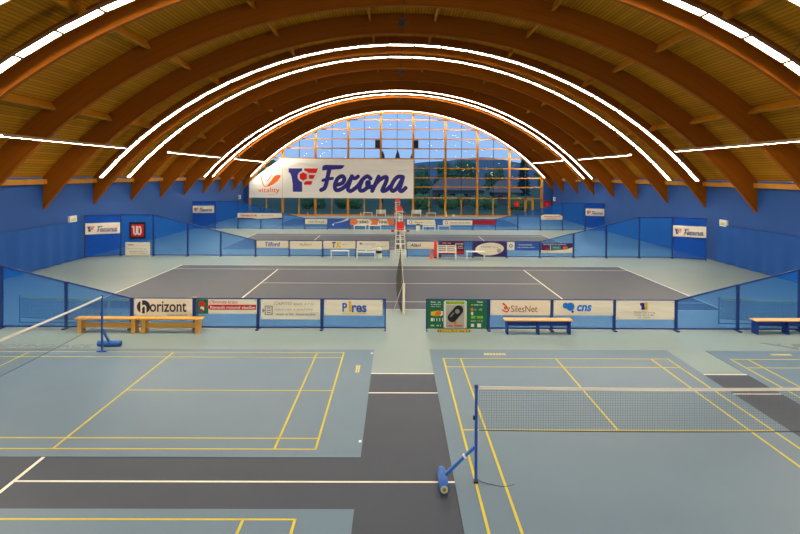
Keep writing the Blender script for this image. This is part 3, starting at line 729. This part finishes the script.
# row three
y3 = F3 - .035
b, W, H = banner('long white banner with a red word and purple lower edge, across two sloping panels', -14.18, -10.2, .90, 1.44, y3); patch(b, [(0, 0), (W, 0), (W, .14), (2.6, .06), (1.8, .02), (1.2, .10), (0, .12)], 'purple_ink'); letters(b, 'TENISOVÁ', .2, 1.75, .22, .44, 'red_ink', bold=.03); letters(b, 'škola', 2.1, 3.2, .26, .44, 'pale_ink')
b, W, H = banner('narrow cream banner with one grey word, fourth left of the far gap', -8.12, -6.15, .47, .93, y3); letters(b, 'YAM SNACK', .2, 1.75, .12, .30, 'grey_ink', shear=.1, bold=.02)
b, W, H = banner('blue banner with a white streak and a small ball', -6.11, -4.12, .14, .95, y3, 'blue_ink'); mb = MB(); stroke(mb, [(.55, .42), (1.2, .55), (1.8, .78)], .03, -.010, -.007, True, .16); mb.build('printed_streak', 'pale_blue' if 'pale_blue' in M else 'white_ink', b); patch(b, disc(.50, .30, .09, 14), 'white_ink', -.010)
b, W, H = banner('red and cream banner with two dark words, behind the small benches', -4.09, -.12, .40, .95, y3, 'cone_orange'); patch(b, [(.45, .0), (1.8, .0), (2.0, .3), (1.7, .55), (.55, .55), (.8, .3)], 'cream'); patch(b, [(2.45, .0), (3.5, .0), (3.3, .55), (2.6, .55)], 'cream'); letters(b, 'KINO', .85, 1.65, .17, .42, 'green_ink', bold=.04); letters(b, 'TENIS', 2.55, 3.35, .17, .42, 'dark_ink', bold=.03)
b, W, H = banner('cream banner with a round brown emblem, just right of the far gap', 1.02, 3.54, .48, .93, y3); patch(b, disc(.32, .22, .15, 16), 'brown_ink'); patch(b, disc(.32, .22, .10, 16), 'cream', -.011); letters(b, 'Ostrava město', .7, 2.35, .14, .27, 'brown_ink', bold=.02)
b, W, H = banner('cream banner with a round brown emblem, next to the red banner', 4.25, 6.90, .45, .88, y3); patch(b, disc(.32, .22, .15, 16), 'brown_ink'); patch(b, disc(.32, .22, .10, 16), 'cream', -.011); letters(b, 'Ostrava zdravé město', .65, 2.5, .15, .28, 'brown_ink', bold=.02)
b, W, H = banner('plain red banner with a darker word, fourth right of the far gap', 6.96, 8.96, .50, .94, y3, 'red_cloth'); letters(b, 'VESTRA', .2, 1.75, .14, .32, 'burgundy', bold=.03)
b, W, H = banner('white banner with red print on the right sloping panels by the glass', 13.08, 15.02, .98, 1.44, y3); letters(b, 'Restaurant', .25, 1.75, .22, .36, 'red_ink', shear=.2, bold=.02); small_print(b, .5, 1.5, .06, .08, 'red_ink', words=2, seed=61); patch(b, [(0, .46), (.3, .46), (0, .34)], 'purple_ink', -.007); patch(b, [(W, .46), (W - .3, .46), (W, .34)], 'purple_ink', -.007)

# ------------------------------------------------------------------ large banner on the glazing
BY = 74.22
t = thing('large_banner', 'huge white banner with the blue script word hanging on the glass end wall', 'banner', (-13.5, BY, 2.1))
MB().prism(rect(0, 15.6, .02, 4.70), -.01, .01).build('sheet', 'big_banner', t)
KP = .11936
def fixings(t, pts):
    for x, z in pts: MB().tube((x, .01, z), (x, YE - .09 - BY, z), .02, 8).build('fixing', 'steel', t)
fixings(t, [(.05, 4.6), (3.9, 4.6), (7.8, 4.6), (11.68, 4.6), (15.55, 4.6), (.05, .12), (3.9, .12), (7.8, .12), (11.68, .12), (15.55, .12)])
PX = lambda x, z: ((x - 282.8) * KP, 4.71 - (z - 158.5) * .1192)
k = KP / 14.83; o = PX(316, 160 + 480 / 14.83)
mb = MB(); script_word(mb, o[0], o[1], k, -.018, -.012); mb.build('lettering', 'navy_ink', t)
o = PX(286 + 45 / 16.18, 163 + 465 / 16.18); winged_emblem(t, o[0], o[1], KP / 16.18, -.012)
t = thing('corner_banner', 'white banner with an orange leaf emblem, cut slanting along the left roof arch', 'banner', (-17.46, BY, 2.1))
MB().prism([(0, .02), (3.93, .02), (3.93, 4.70), (3.80, 4.70), (2.0, 3.45), (0, 1.95)], -.01, .01).build('sheet', 'big_banner', t)
fixings(t, [(.06, .12), (.06, 1.8), (3.88, .12), (3.88, 4.6)])
Q = lambda x, z: ((252 + x / 17.8 - 282.8) * KP + 3.96, 4.71 - (165 + z / 17.8 - 158.5) * .1192)
mb = MB(); stroke(mb, [Q(160, 180), Q(185, 290), Q(222, 378), Q(290, 378)], .16, -.016, -.012, True, .06)
stroke(mb, [Q(272, 292), Q(355, 185)], .09, -.016, -.012)
mb.prism([Q(*p) for p in ((265, 383), (340, 290), (385, 220), (415, 188), (480, 175), (512, 188), (508, 220), (465, 280), (385, 345), (310, 378))], -.016, -.012)
mb.build('leaf_emblem', 'orange_ink', t)
p, q = Q(115, 515), Q(495, 400); letters(t, 'vitality', p[0], q[0], p[1], q[1], 'orange_ink', y=-.012, bold=.01)
small_print(t, Q(290, 530)[0], Q(410, 530)[0], Q(0, 530)[1], .08, 'orange_ink', y=-.012, words=2, seed=71)
# loudspeakers on the glazing bars
for x, w in ((-2.2, 'left'), (2.38, 'right')):
    s = thing('loudspeaker', 'small black box on a timber mullion high on the glass, %s of the pair' % w, 'loudspeaker', (x, YE - .35, 8.6), 0, 'black boxes high on the glass wall')
    MB().box(-.28, .28, -.15, .12, -.46, .46).build('cabinet', 'black', s); MB().box(-.28, .28, .12, .22, -.5, .5).build('bracket', 'timber', s)
# small signs on the walls and glass
def sign(name, label, cat, x, y, z, sx, sy, sz, mat):
    t = thing(name, label, cat, (x, y, z)); MB().box(-sx / 2, sx / 2, -sy / 2, sy / 2, -sz / 2, sz / 2).build('body', mat, t); return t
for x, y, z, s, lab in ((XL + .06, 35.0, 2.36, 1, 'small white lamp box on the left blue wall'), (XR - .06, 35.35, 2.29, -1, 'small white lamp box on the right blue wall')):
    t = sign('wall_lamp_box', lab, 'wall box', x, y, z, .12, .75, .36, 'white')
    MB().box(s * .06, s * .068, -.25, .25, -.10, .05).build('label_plate', 'faded_yellow', t)
for x, y, z, lab in ((XL + .09, 72.2, 2.26, 'small white box on the left wall near the glass'), (XR - .09, 73.2, 2.18, 'small white box on the right wall near the glass')):
    t = sign('wall_box', lab, 'wall box', x, y, z, .18, .4, .46, 'white'); MB().box(-.05, .05, -.21, -.2, -.1, .1).build('vent', 'grey_ink', t)
t = sign('red_sign', 'red square sign on the blue wall right of the glass', 'sign', 18.12, YE - .1, 1.5, .85, .06, .85, 'red_cloth'); MB().box(-.16, .16, -.035, -.03, -.16, .16).build('pictogram', 'red_plastic', t)
t = sign('red_sign', 'red sign stuck on the glass left of the door', 'sign', 14.5, YE - .12, 1.53, .66, .02, .62, 'red_cloth'); MB().prism([(-.2, -.05), (.1, .2), (.1, .08), (.22, .08), (.22, -.1), (.1, -.1), (.1, -.22)], -.014, -.011).build('pictogram', 'red_plastic', t)

# ------------------------------------------------------------------ gym benches
def wood_bench(label, x, y):
    t = thing('wooden_bench', label, 'bench', (x, y, 0), 0, 'orange wooden gym benches')
    mb = MB(); mb.box(-.975, .975, -.17, .17, .42, .46); mb.build('seat', 'bench_wood', t)
    for s in (-1, 1): MB().prism([(s * .83 - .06, 0), (s * .83 + .06, 0), (s * .83 + .06, .42), (s * .83 - .06, .42)], -.15, .15).build('leg', 'bench_wood', t)
    MB().box(-.77, .77, -.02, .02, .14, .30).build('stringer', 'bench_wood', t)
    mb = MB(); mb.tube((.7, -.10, .05), (.7, .10, .05), .03, 10); mb.build('wheel', 'steel', t)
    return t
w1 = wood_bench('orange wooden gym bench nearer the side wall, left of its twin', -8.93, 19.38)
dup(w1, (-6.965, 19.38, 0), None, 'orange wooden gym bench under the cream banner with the h logo, touching its twin')
def blue_bench(label, x, y):
    t = thing('blue_bench', label, 'bench', (x, y, 0), 0, 'benches with dark blue legs')
    MB().box(-1.06, 1.06, -.18, .18, .42, .455).build('seat', 'bench_top', t)
    for px in (-.97, 0, .97): MB().prism([(px - .025, 0), (px + .025, 0), (px + .025, .42), (px - .025, .42)], -.16, .16).build('leg', 'bench_blue', t)
    MB().box(-.97, .97, -.015, .015, .24, .42).build('rail', 'bench_blue', t)
    return t
b1 = blue_bench('bench with pale top and dark blue legs before the brown-word banner', 4.47, 19.40)
dup(b1, (12.33, 19.50, 0), None, 'bench with pale top and dark blue legs before the right sloping panels')

# ------------------------------------------------------------------ badminton posts and nets
def bpost(label, x, y, rz, sideways):
    """post with base plate, slanted strut and a roller-shaped counterweight lying behind it"""
    t = thing('badminton_post', label, 'net post', (x, y, 0.008), rz, 'blue badminton posts')
    MB().box(-.022, .022, -.022, .022, .02, 1.55).build('pole', 'post_blue', t)
    q = .13 if sideways else .035
    MB().box(-q, q, -.05, .05, 0, .03).build('base', 'post_blue' if sideways else 'black', t)
    MB().tube((0, 0, 1.53), (0, 0, 1.575), .03, 12).build('cap', 'frame', t)
    MB().box(-.05, -.02, -.03, .03, 1.02, 1.08).build('clamp', 'black', t)
    return t
t = bpost('blue net post with roller weight at the left end of the right-hand net', 1.31, 9.94, 0, False)
MB().bar((-.02, -.0, .58), (-.51, -.03, .12), .045).build('strut', 'weight_blue', t)
w = MB(); w.tube((-.535, .24, .078), (-.535, -.38, .078), .076, 24); w = w.build('counterweight', 'weight_blue', t, True)
MB().tube((-.535, -.375, .078), (-.535, -.39, .078), .058, 20).build('end_cap', 'faded_yellow', w)
MB().tube((-.535, -.388, .078), (-.535, -.398, .078), .028, 12).build('end_boss', 'steel', w)
mb = MB(); mb.bar((-.17, -.01, .44), (-.20, -.01, .42), .06); mb.build('strut_clamp', 'white', t)
t = bpost('blue net post with roller weight in front of the wooden benches', -8.10, 17.21, 0, True)
MB().bar((.0, .02, .60), (-.05, .53, .13), .05).build('strut', 'weight_blue', t)
w = MB(); w.tube((-.37, .55, .085), (.27, .55, .085), .085, 24); w = w.build('counterweight', 'weight_blue', t, True)
MB().tube((.265, .55, .085), (.285, .55, .085), .068, 20).build('end_cap', 'frame', w)
t = bpost('blue net post at the unseen end of the large net', 7.37, 9.97, 0, False)
MB().bar((.02, 0, .58), (.53, -.03, .13), .05).build('strut', 'weight_blue', t); MB().tube((.56, .28, .085), (.56, -.36, .085), .085, 24).build('counterweight', 'weight_blue', t, True)
t = bpost('blue net post at the near end of the left net, out of the photo', -8.10, 11.15, 0, False)
MB().bar((0, -.02, .60), (.3, -.78, .13), .05).build('strut', 'weight_blue', t); MB().tube((-.1, -.82, .085), (.56, -.82, .085), .085, 24).build('counterweight', 'weight_blue', t, True)

def hung_net(name, label, loc, rz, L, top, depth, sag, netm, tapem, tw, cat='net', group=None, low_cord=True, lean=0.0):
    t = thing(name, label, cat, loc, rz, group)
    n = 24; T = lambda i: top - sag * (1 - (2 * i / n - 1) ** 2)
    X = lambda i: L * i / n
    mb = MB(); tp = MB(); lo = MB()
    for i in range(n):
        B = lambda j: lean * sin(pi * j / n) ** .5 if 0 < j < n else 0
        mb.add([(X(i), B(i), max(.01, T(i) - depth)), (X(i + 1), B(i + 1), max(.01, T(i + 1) - depth)), (X(i + 1), 0, T(i + 1)), (X(i), 0, T(i))], [(0, 1, 2, 3)])
        tp.prism([(X(i), T(i) - tw), (X(i + 1), T(i + 1) - tw), (X(i + 1), T(i + 1)), (X(i), T(i))], -.006, .006)
        lo.bar((X(i), 0, T(i) - depth), (X(i + 1), 0, T(i + 1) - depth), .010)
    mb.build('netting', netm, t); tp.build('tape', tapem, t)
    if low_cord: lo.build('lower_cord', 'black', t)
    return t
bn = 'badminton nets'
hung_net('badminton_net', 'pale taped badminton net stretched across the mat on the right', (1.36, 9.97, 0), 0, 5.99, 1.55, .71, .02, 'net_light', 'tape', .048, group=bn)
hung_net('badminton_net', 'badminton net seen edge-on with a pale tape rising from the left photo edge', (-8.10, 11.18, 0), pi / 2, 6.0, 1.55, .76, .03, 'net_light', 'tape', .048, group=bn)
# loose cord at the post foot
cu = MB(); P = catmull([(1.33, 10.06), (1.42, 9.93), (1.58, 9.84), (1.75, 9.79), (1.92, 9.86)])
for a, c in zip(P, P[1:]): cu.tube((a[0], a[1], .018), (c[0], c[1], .018), .0035, 6)
o = cu.build('loose_cord', 'black'); tag(o, 'thin dark cord lying on the mat by the net post', 'cord')

# small training nets behind the first fence row
def mini_net(label, x0, y, L):
    t = hung_net('training_net', label, (x0, y, 0), 0, L, .88, .70, .09, 'net_mini', 'yellow_tape', .06, group='low training nets behind the fence')
    for x in (-.03, L + .03): MB().box(x - .015, x + .015, -.015, .015, 0, .90).build('post', 'steel', t)
    MB().box(L / 2 - .03, L / 2 + .03, -.012, -.007, .1, .78).build('centre_strap', 'yellow_tape', t)
    mb = MB(); mb.box(-.05, L + .05, -.02, .02, 0, .025); mb.build('base_bar', 'steel', t)
mini_net('low yellow-taped training net behind the fence and wooden benches', -12.35, 20.55, 5.8)
mini_net('low yellow-taped training net behind the fence and blue-legged benches', 10.9, 20.75, 5.8)

# tennis nets
def tennis_net(label, c):
    t = hung_net('tennis_net', label, (TX, c - 6.40, 0), pi / 2, 12.8, 1.07, 1.02, .155, 'net_dark', 'tape', .065, group='tennis nets', low_cord=False, lean=.26)
    for x in (0, 12.8): MB().tube((x, 0, 0), (x, 0, 1.12), .045, 14).build('post', 'tape', t)
    MB().box(6.37, 6.43, -.012, .012, .0, .90).build('centre_strap', 'tape', t)
    mb = MB(); mb.tube((0, .05, 1.05), (.35, .38, .02), .008, 6); mb.build('guy_cord', 'tape', t)
for c, w in ((cc[1], 'tennis net standing on the court behind the benches, seen end-on'), (cc[2], 'tennis net on the next court, mostly behind the second fence row'), (cc[3], 'tennis net on the court by the glass wall')): tennis_net(w, c)

# ------------------------------------------------------------------ umpire chairs
def umpire(label, x, y):
    t = thing('umpire_chair', label, 'umpire chair', (x, y, 0), 0, 'white umpire chairs')
    for sx in (-1, 1):
        for sy in (-1, 1): MB().bar((sx * .32, sy * .42, 0), (sx * .23, sy * .20, 1.74), .05).build('leg', 'white', t)
    for z in (.22, .46, .70, 1.26, 1.5):
        f = 1 - z / 1.74; xx = .23 + .09 * f; yy = .20 + .22 * f; MB().bar((-xx, -yy, z), (xx, -yy, z), .045).build('rung', 'white', t)
    MB().box(-.30, .30, -.42, -.22, 1.0, 1.05).build('footboard', 'white', t)
    for z in (.5, 1.3):
        f = 1 - z / 1.74; xx = .23 + .09 * f; yy = .20 + .22 * f; MB().bar((-xx, yy, z), (xx, yy, z), .04).build('brace', 'white', t)
    MB().box(-.25, .25, -.24, .22, 1.74, 1.79).build('seat', 'white', t)
    MB().box(-.205, .205, -.25, .21, 1.79, 1.85).build('cushion', 'red_plastic', t)
    MB().prism([(-.205, 1.86), (.205, 1.86), (.205, 2.24), (-.205, 2.24)], .16, .21).build('backrest', 'red_plastic', t)
    for s in (-1, 1):
        a = MB(); a.box(min(s * .25, s * .5), max(s * .25, s * .5), -.22, .14, 1.72, 1.76); a = a.build('side_table', 'white', t)
        MB().box(min(s * .34, s * .52), max(s * .34, s * .52), -.225, -.10, 1.70, 1.80).build('tray', 'red_cloth', a)
        MB().bar((s * .25, -.2, 1.98), (s * .25, .18, 1.98), .035).build('armrest', 'white', t); MB().bar((s * .25, .18, 1.74), (s * .25, .18, 2.0), .035).build('arm_post', 'white', t)
    return t
u = umpire('tall white umpire chair with red seat, nearest and largest of the three', .27, 35.6)
dup(u, (.33, 53.7, 0), None, 'tall white umpire chair with red seat, middle of the three')
dup(u, (.22, 71.7, 0), None, 'tall white umpire chair with red seat by the glass wall, smallest of the three')

# ------------------------------------------------------------------ white court benches, bins, cones
def low_bench(label, x, y, w=1.1):
    t = thing('white_bench', label, 'bench', (x, y, 0), 0, 'small white benches without a back')
    h = w / 2
    MB().box(-h, h, -.17, .17, .43, .48).build('seat', 'white', t)
    for sx in (-1, 1):
        for sy in (-1, 1): MB().box(sx * (h - .04) - .025, sx * (h - .04) + .025, sy * .13 - .025, sy * .13 + .025, 0, .43).build('leg', 'white', t)
    return t
def back_bench(label, x, y, w=1.12):
    t = thing('white_bench', label, 'bench', (x, y, 0), 0, 'white benches with a back')
    h = w / 2
    MB().box(-h, h, -.2, .2, .38, .42).build('seat', 'white', t)
    for sx in (-1, 1):
        MB().box(sx * (h - .03) - .03, sx * (h - .03) + .03, -.2, -.14, 0, .60).build('leg', 'white', t)
        MB().box(sx * (h - .03) - .03, sx * (h - .03) + .03, .14, .2, 0, .82).build('leg', 'white', t)
        MB().box(sx * (h - .03) - .03, sx * (h - .03) + .03, -.2, .2, .58, .62).build('armrest', 'white', t)
    for z in (.48, .60, .72): MB().box(-h, h, .15, .185, z, z + .07).build('back_slat', 'white', t)
    MB().box(-.03, .03, .14, .19, .42, .8).build('back_post', 'white', t)
    return t
lb = low_bench('small white bench before the T and K banner', -3.27, 36.6)
for x, y, l in ((4.72, 36.5, 'small white bench before the purple banner with the cream oval'), (-3.15, 54.95, 'small white bench before the red and cream banner, left of two'), (-1.83, 55.0, 'small white bench before the red and cream banner, right of two'),
                (4.28, 54.8, 'small white bench before the far cream banner beside the backed bench'), (-3.3, 73.2, 'small white bench against the glass wall beside the yellow cone'), (4.2, 73.4, 'small white bench against the glass wall right of the backed bench')):
    dup(lb, (x, y, 0), None, l)
bb = back_bench('white bench with a back beside the white bin with a black band', -1.73, 36.5)
c3 = dup(bb, (3.02, 36.6, 0), None, 'white bench with a back beside the tall red post')
for x, y, l in ((2.95, 54.8, 'white bench with a back before the far cream banner'), (-1.73, 73.3, 'white bench with a back against the glass wall, left of the umpire chair'), (2.43, 73.4, 'white bench with a back against the glass wall, right of the umpire chair')):
    dup(bb, (x, y, 0), None, l)
t = thing('litter_bin', 'white bin with domed lid and black opening beside the bench', 'bin', (-.97, 36.75, 0)); MB().lathe([(.15, 0), (.165, .02), (.165, .29), (.16, .30)], 20).build('body', 'white', t, False)
MB().lathe([(.166, .30), (.166, .47)], 20).build('opening', 'black', t); MB().lathe([(.17, .47), (.17, .52), (.14, .60), (.07, .65), (.01, .66)], 20).build('lid', 'white', t)
t = thing('litter_bin', 'white bin with a black rim before the far cream banner', 'bin', (1.98, 54.7, 0)); MB().lathe([(.15, 0), (.18, .02), (.18, .5), (.17, .52)], 20).build('body', 'white', t); MB().lathe([(.19, .50), (.20, .58), (.12, .62), (.01, .62)], 20).build('lid', 'black', t)
t = thing('folded_parasol', 'tall narrow red post beside the backed white bench', 'parasol', (2.38, 36.98, 0)); MB().lathe([(.09, 0), (.09, .05), (.05, .07), (.01, .07)], 20).build('base', 'black', t); MB().tube((0, 0, .07), (0, 0, 1.12), .03, 10).build('pole', 'steel', t); MB().lathe([(.12, .08), (.10, .5), (.07, .95), (.03, 1.08), (.01, 1.10)], 14).build('cover', 'red_plastic', t)
def cone(label, x, y, mat, s):
    t = thing('marker_cone', label, 'cone', (x, y, 0), 0, None); MB().box(-.15 * s, .15 * s, -.15 * s, .15 * s, 0, .025).build('base', mat, t); MB().lathe([(.12 * s, .025), (.03 * s, .62 * s), (.01, .64 * s)], 16).build('body', mat, t)
cone('orange cone at the foot of the tall red post', 2.12, 36.72, 'cone_orange', .85)
cone('yellow cone at the glass wall left of the small white bench', -4.1, 73.3, 'cone_yellow', .85)
cone('yellow cone at the glass wall by a timber mullion', 6.0, 73.6, 'cone_yellow', .95)
cone('orange cone at the glass wall behind the left fence', -10.4, 73.6, 'cone_orange', .8)
t = thing('ball_basket', 'tiny pale basket on the floor by the glass wall', 'basket', (6.85, 73.6, 0)); MB().lathe([(.14, 0), (.2, .18), (.2, .2)], 14).build('body', 'white', t); MB().lathe([(.19, .18), (.14, .26), (.05, .30), (.01, .30)], 14).build('balls', 'yellow_ink', t)

# blue drapes along the side walls
def drape(label, x, y0, y1, top, sgn):
    mb = MB(); n = 150; rowsz = 8; vs = []
    for i in range(n + 1):
        y = y0 + (y1 - y0) * i / n
        for j in range(rowsz + 1):
            z = .02 + top * j / rowsz; f = 1 - .75 * j / rowsz
            vs.append((sgn * (.10 + .04 * f * (sin(y * 5.1) + .6 * sin(y * 2.3 + 1 + .5 * z))), y - (y0 + y1) / 2, z))
    fs = [(i * (rowsz + 1) + j, i * (rowsz + 1) + j + 1, (i + 1) * (rowsz + 1) + j + 1, (i + 1) * (rowsz + 1) + j) for i in range(n) for j in range(rowsz)]
    t = thing('wall_drape', label, 'curtain', (x, (y0 + y1) / 2, 0)); mb.add(vs, fs); mb.build('cloth', 'drape', t, True)
    MB().tube((sgn * .12, -(y1 - y0) / 2, top + .03), (sgn * .12, (y1 - y0) / 2, top + .03), .010, 8).build('wire', 'drape', t)
drape('blue rippled drape along the left wall between fence rows', XL, 21.0, 36.0, 2.15, 1)
drape('blue rippled drape along the right wall between fence rows', XR, 21.0, 36.0, 2.15, -1)

# ------------------------------------------------------------------ outside
struct(MB().box(-140, 140, YE + .2, 330, -.3, -.1).build('ground_outside', 'lawn'))
mb = MB(); n = 60; vs = []
def ridge(x): return 11 + 2.5 * sin(x * .027 + 0.2) + 1.6 * sin(x * .065 - 1) + .6 * sin(x * .16)
for i in range(n + 1):
    x = -170 + 340 * i / n
    for yy, k in ((240, .0), (265, .45), (300, .85), (330, 1.0), (380, .7)): vs.append((x, yy, -1 + ridge(x) * k))
fs = [(i * 5 + j, (i + 1) * 5 + j, (i + 1) * 5 + j + 1, i * 5 + j + 1) for i in range(n) for j in range(4)]
mb.add(vs, fs); struct(mb.build('hill', 'hill', None, True))
def broadleaf(label, x, y, h, w):
    t = thing('broadleaf_tree', label, 'tree', (x, y, -.1), 0, 'trees outside the glass'); rnd = random.Random(int(x * 10 + y))
    MB().tube((0, 0, 0), (0, 0, h * .5), .16, 8, .09).build('trunk', 'bark', t)
    bm = bmesh.new()
    for k in range(16):
        r = w * rnd.uniform(.22, .36); a = rnd.uniform(0, 2 * pi); q = rnd.uniform(0, .62) * w
        z = h * rnd.uniform(.34, .86); q *= 1 - max(0, (z / h - .55)) * 1.4
        c = Vector((q * cos(a), q * sin(a), z))
        g = bmesh.ops.create_icosphere(bm, subdivisions=3, radius=r)
        for v in g['verts']:
            d = v.co.normalized(); v.co = c + d * r * (1 + .28 * rnd.uniform(-1, 1)) * Vector((1, 1, .85)).length / 1.65
    me = bpy.data.meshes.new('crown'); bm.to_mesh(me); bm.free(); me.materials.append(M['leaf'])
    o = bpy.data.objects.new('crown', me); COL.objects.link(o); o.parent = t
def conifer(label, x, y, h, w):
    t = thing('spruce_tree', label, 'tree', (x, y, -.1), 0, 'trees outside the glass'); rnd = random.Random(int(x * 10 + y + 3))
    MB().tube((0, 0, 0), (0, 0, h * .95), .14, 8, .03).build('trunk', 'bark', t)
    mb = MB(); n = 11
    for k in range(n):
        z0 = h * (.12 + .86 * k / n); r = w * (1 - k / n) ** .6 + .08; z1 = z0 + h * .16; m = 22; vs = []
        for i in range(m):
            a = 2 * pi * i / m; rr = r * (1 if i % 2 else .62) * rnd.uniform(.85, 1.1); vs.append((rr * cos(a), rr * sin(a), z0 - .15 * r * (1 if i % 2 else 0)))
        vs.append((0, 0, min(z1, h)))
        mb.add(vs, [(i, (i + 1) % m, m) for i in range(m)] + [tuple(range(m))[::-1]])
    mb.build('crown', 'needle', t)
for x, y, h, w, kd in ((-2.4, 112, 9.4, 1.25, 'c'), (.3, 114, 9.6, 1.3, 'c'), (2.9, 112, 9.0, 1.2, 'c'), (-9, 108, 7.6, 3.2, 'b'), (-15, 104, 7.2, 3.4, 'b'), (-22, 106, 7.6, 3.6, 'b'), (4.4, 100, 6.6, 2.8, 'b'), (9.5, 118, 8.0, 3.4, 'b'),
                       (14, 122, 8.2, 3.6, 'b'), (19, 118, 6.8, 3.0, 'b'), (25, 104, 7.6, 3.0, 'b'), (30, 112, 8.0, 3.4, 'b'), (25.5, 124, 9.8, 1.7, 'c')):
    near = {(-2.4): 'left of three spruces', .3: 'tallest of three spruces', 2.9: 'right of three spruces', 25.5: 'lone spruce'}
    if kd == 'c': conifer('dark %s outside the glass above the %s' % (near[x], 'banner top' if x < 10 else 'door'), x, y, h, w)
    else: broadleaf('dark leafy tree outside the glass, %s' % {-9: 'behind the emblem of the huge banner', -15: 'behind the left end of the huge banner', -22: 'behind the slanting corner banner', 4.4: 'just right of the huge banner', 9.5: 'behind the mauve-roofed long house, left end', 14: 'behind the mauve-roofed long house, right end', 19: 'between the two houses', 25: 'above the door, nearer', 30: 'at the far right edge of the glass'}[x], x, y, h, w)
def house(label, x, y, w, d, hw, hr):
    t = thing('house', label, 'house', (x, y, -.1), 0, 'houses outside the glass')
    MB().box(-w / 2, w / 2, -d / 2, d / 2, 0, hw).build('wall', 'house_wall', t)
    mb = MB(); e = .4
    mb.add([(-w / 2 - e, -d / 2 - e, hw), (w / 2 + e, -d / 2 - e, hw), (w / 2 + e, d / 2 + e, hw), (-w / 2 - e, d / 2 + e, hw), (-w / 2 + 1.2, 0, hw + hr), (w / 2 - 1.2, 0, hw + hr)], [(0, 1, 5, 4), (2, 3, 4, 5), (1, 2, 5), (3, 0, 4), (3, 2, 1, 0)])
    mb.build('roof', 'house_roof', t)
    k = int(w // 2)
    for i in range(k):
        xx = -w / 2 + w * (i + .5) / k; f = MB().box(xx - .5, xx + .5, -d / 2 - .06, -d / 2 + .02, hw * .4, hw * .8).build('window', 'house_roof', t); MB().box(xx - .42, xx + .42, -d / 2 - .08, -d / 2 - .05, hw * .43, hw * .77).build('pane', 'house_pane', f)
house('long house with a mauve roof seen through the glass right of the huge banner', 10.7, 108, 8.4, 6, 2.5, 1.9)
house('smaller house with a mauve roof seen through the glass further right', 18.6, 106, 4.4, 5, 2.2, 2.0)

def bush(label, x, y, h, w):
    t = thing('bush', label, 'bush', (x, y, -.1), 0, 'bushes outside the glass'); rnd = random.Random(int(x * 10 + y)); bm = bmesh.new()
    for k in range(9):
        r = h * rnd.uniform(.32, .45); c = Vector((rnd.uniform(-1, 1) * (w - r), rnd.uniform(-.6, .6), r * .8 + rnd.uniform(0, h - 1.7 * r)))
        g = bmesh.ops.create_icosphere(bm, subdivisions=3, radius=r)
        for v in g['verts']: v.co = c + v.co * (1 + .14 * rnd.uniform(-1, 1))
    me = bpy.data.meshes.new('foliage'); bm.to_mesh(me); bm.free(); me.materials.append(M['bush_leaf'])
    o = bpy.data.objects.new('foliage', me); COL.objects.link(o); o.parent = t
    MB().tube((0, 0, 0), (0, 0, h * .5), .06, 8).build('stem', 'bark', t)
M['bush_leaf'] = varied('bush_leaves', (0.12, 0.26, 0.11, 1), .8, .1, .4, 1.5, .6, 3)
for x, w_, l in ((-13, 2.6, 'below the huge banner, left'), (-6.5, 2.6, 'below the huge banner, right'), (3.2, 2.2, 'just right of the umpire chairs'), (8.2, 2.4, 'before the long mauve-roofed house, left'), (13.2, 2.3, 'before the long mauve-roofed house, right'), (18.4, 2.4, 'before the smaller mauve-roofed house')):
    bush('green bush outside the glass ' + l, x, 92, 2.2, w_)
# ------------------------------------------------------------------ world: clear dusk sky
w = bpy.data.worlds.new('dusk_sky'); SC.world = w; w.use_nodes = True; nt = w.node_tree; nt.nodes.clear()
out = nt.nodes.new('ShaderNodeOutputWorld'); bg = nt.nodes.new('ShaderNodeBackground'); tc = nt.nodes.new('ShaderNodeTexCoord'); sp = nt.nodes.new('ShaderNodeSeparateXYZ'); rp = nt.nodes.new('ShaderNodeValToRGB')
nt.links.new(tc.outputs['Generated'], sp.inputs[0]); nt.links.new(sp.outputs[2], rp.inputs[0]); nt.links.new(rp.outputs[0], bg.inputs[0]); nt.links.new(bg.outputs[0], out.inputs[0])
e = rp.color_ramp.elements; e[0].position = 0.0; e[0].color = (0.34, 0.50, 0.80, 1); e[1].position = .12; e[1].color = (0.32, 0.50, 0.92, 1)
x = e.new(.6); x.color = (0.20, 0.32, 0.62, 1)
bg.inputs[1].default_value = 1.1

# ------------------------------------------------------------------ camera
cd = bpy.data.cameras.new('camera'); cam = bpy.data.objects.new('camera', cd); COL.objects.link(cam); SC.camera = cam
F = 621.8; pitch, roll, yaw = .010, .0055, .0067
cd.sensor_width = 36; cd.sensor_fit = 'HORIZONTAL'; cd.lens = 36 * F / 800; cd.shift_y = -(267 - 181) / 800; cd.clip_start = .1; cd.clip_end = 1000
fwd = Vector((sin(yaw) * cos(pitch), cos(yaw) * cos(pitch), -sin(pitch))); r0 = Vector((cos(yaw), -sin(yaw), 0)); u0 = r0.cross(fwd)
r = r0 * cos(roll) + u0 * sin(roll); up = u0 * cos(roll) - r0 * sin(roll)
cam.matrix_world = Matrix(((r.x, up.x, -fwd.x, 0), (r.y, up.y, -fwd.y, 0), (r.z, up.z, -fwd.z, 4.947), (0, 0, 0, 1)))

vs = SC.view_settings; vs.view_transform = 'Standard'; vs.look = 'None'; vs.exposure = 0.13; vs.gamma = 1.0; vs.use_curve_mapping = False
SC.cycles.max_bounces = 10; SC.cycles.diffuse_bounces = 6; SC.cycles.transparent_max_bounces = 24; SC.cycles.sample_clamp_indirect = 6.0
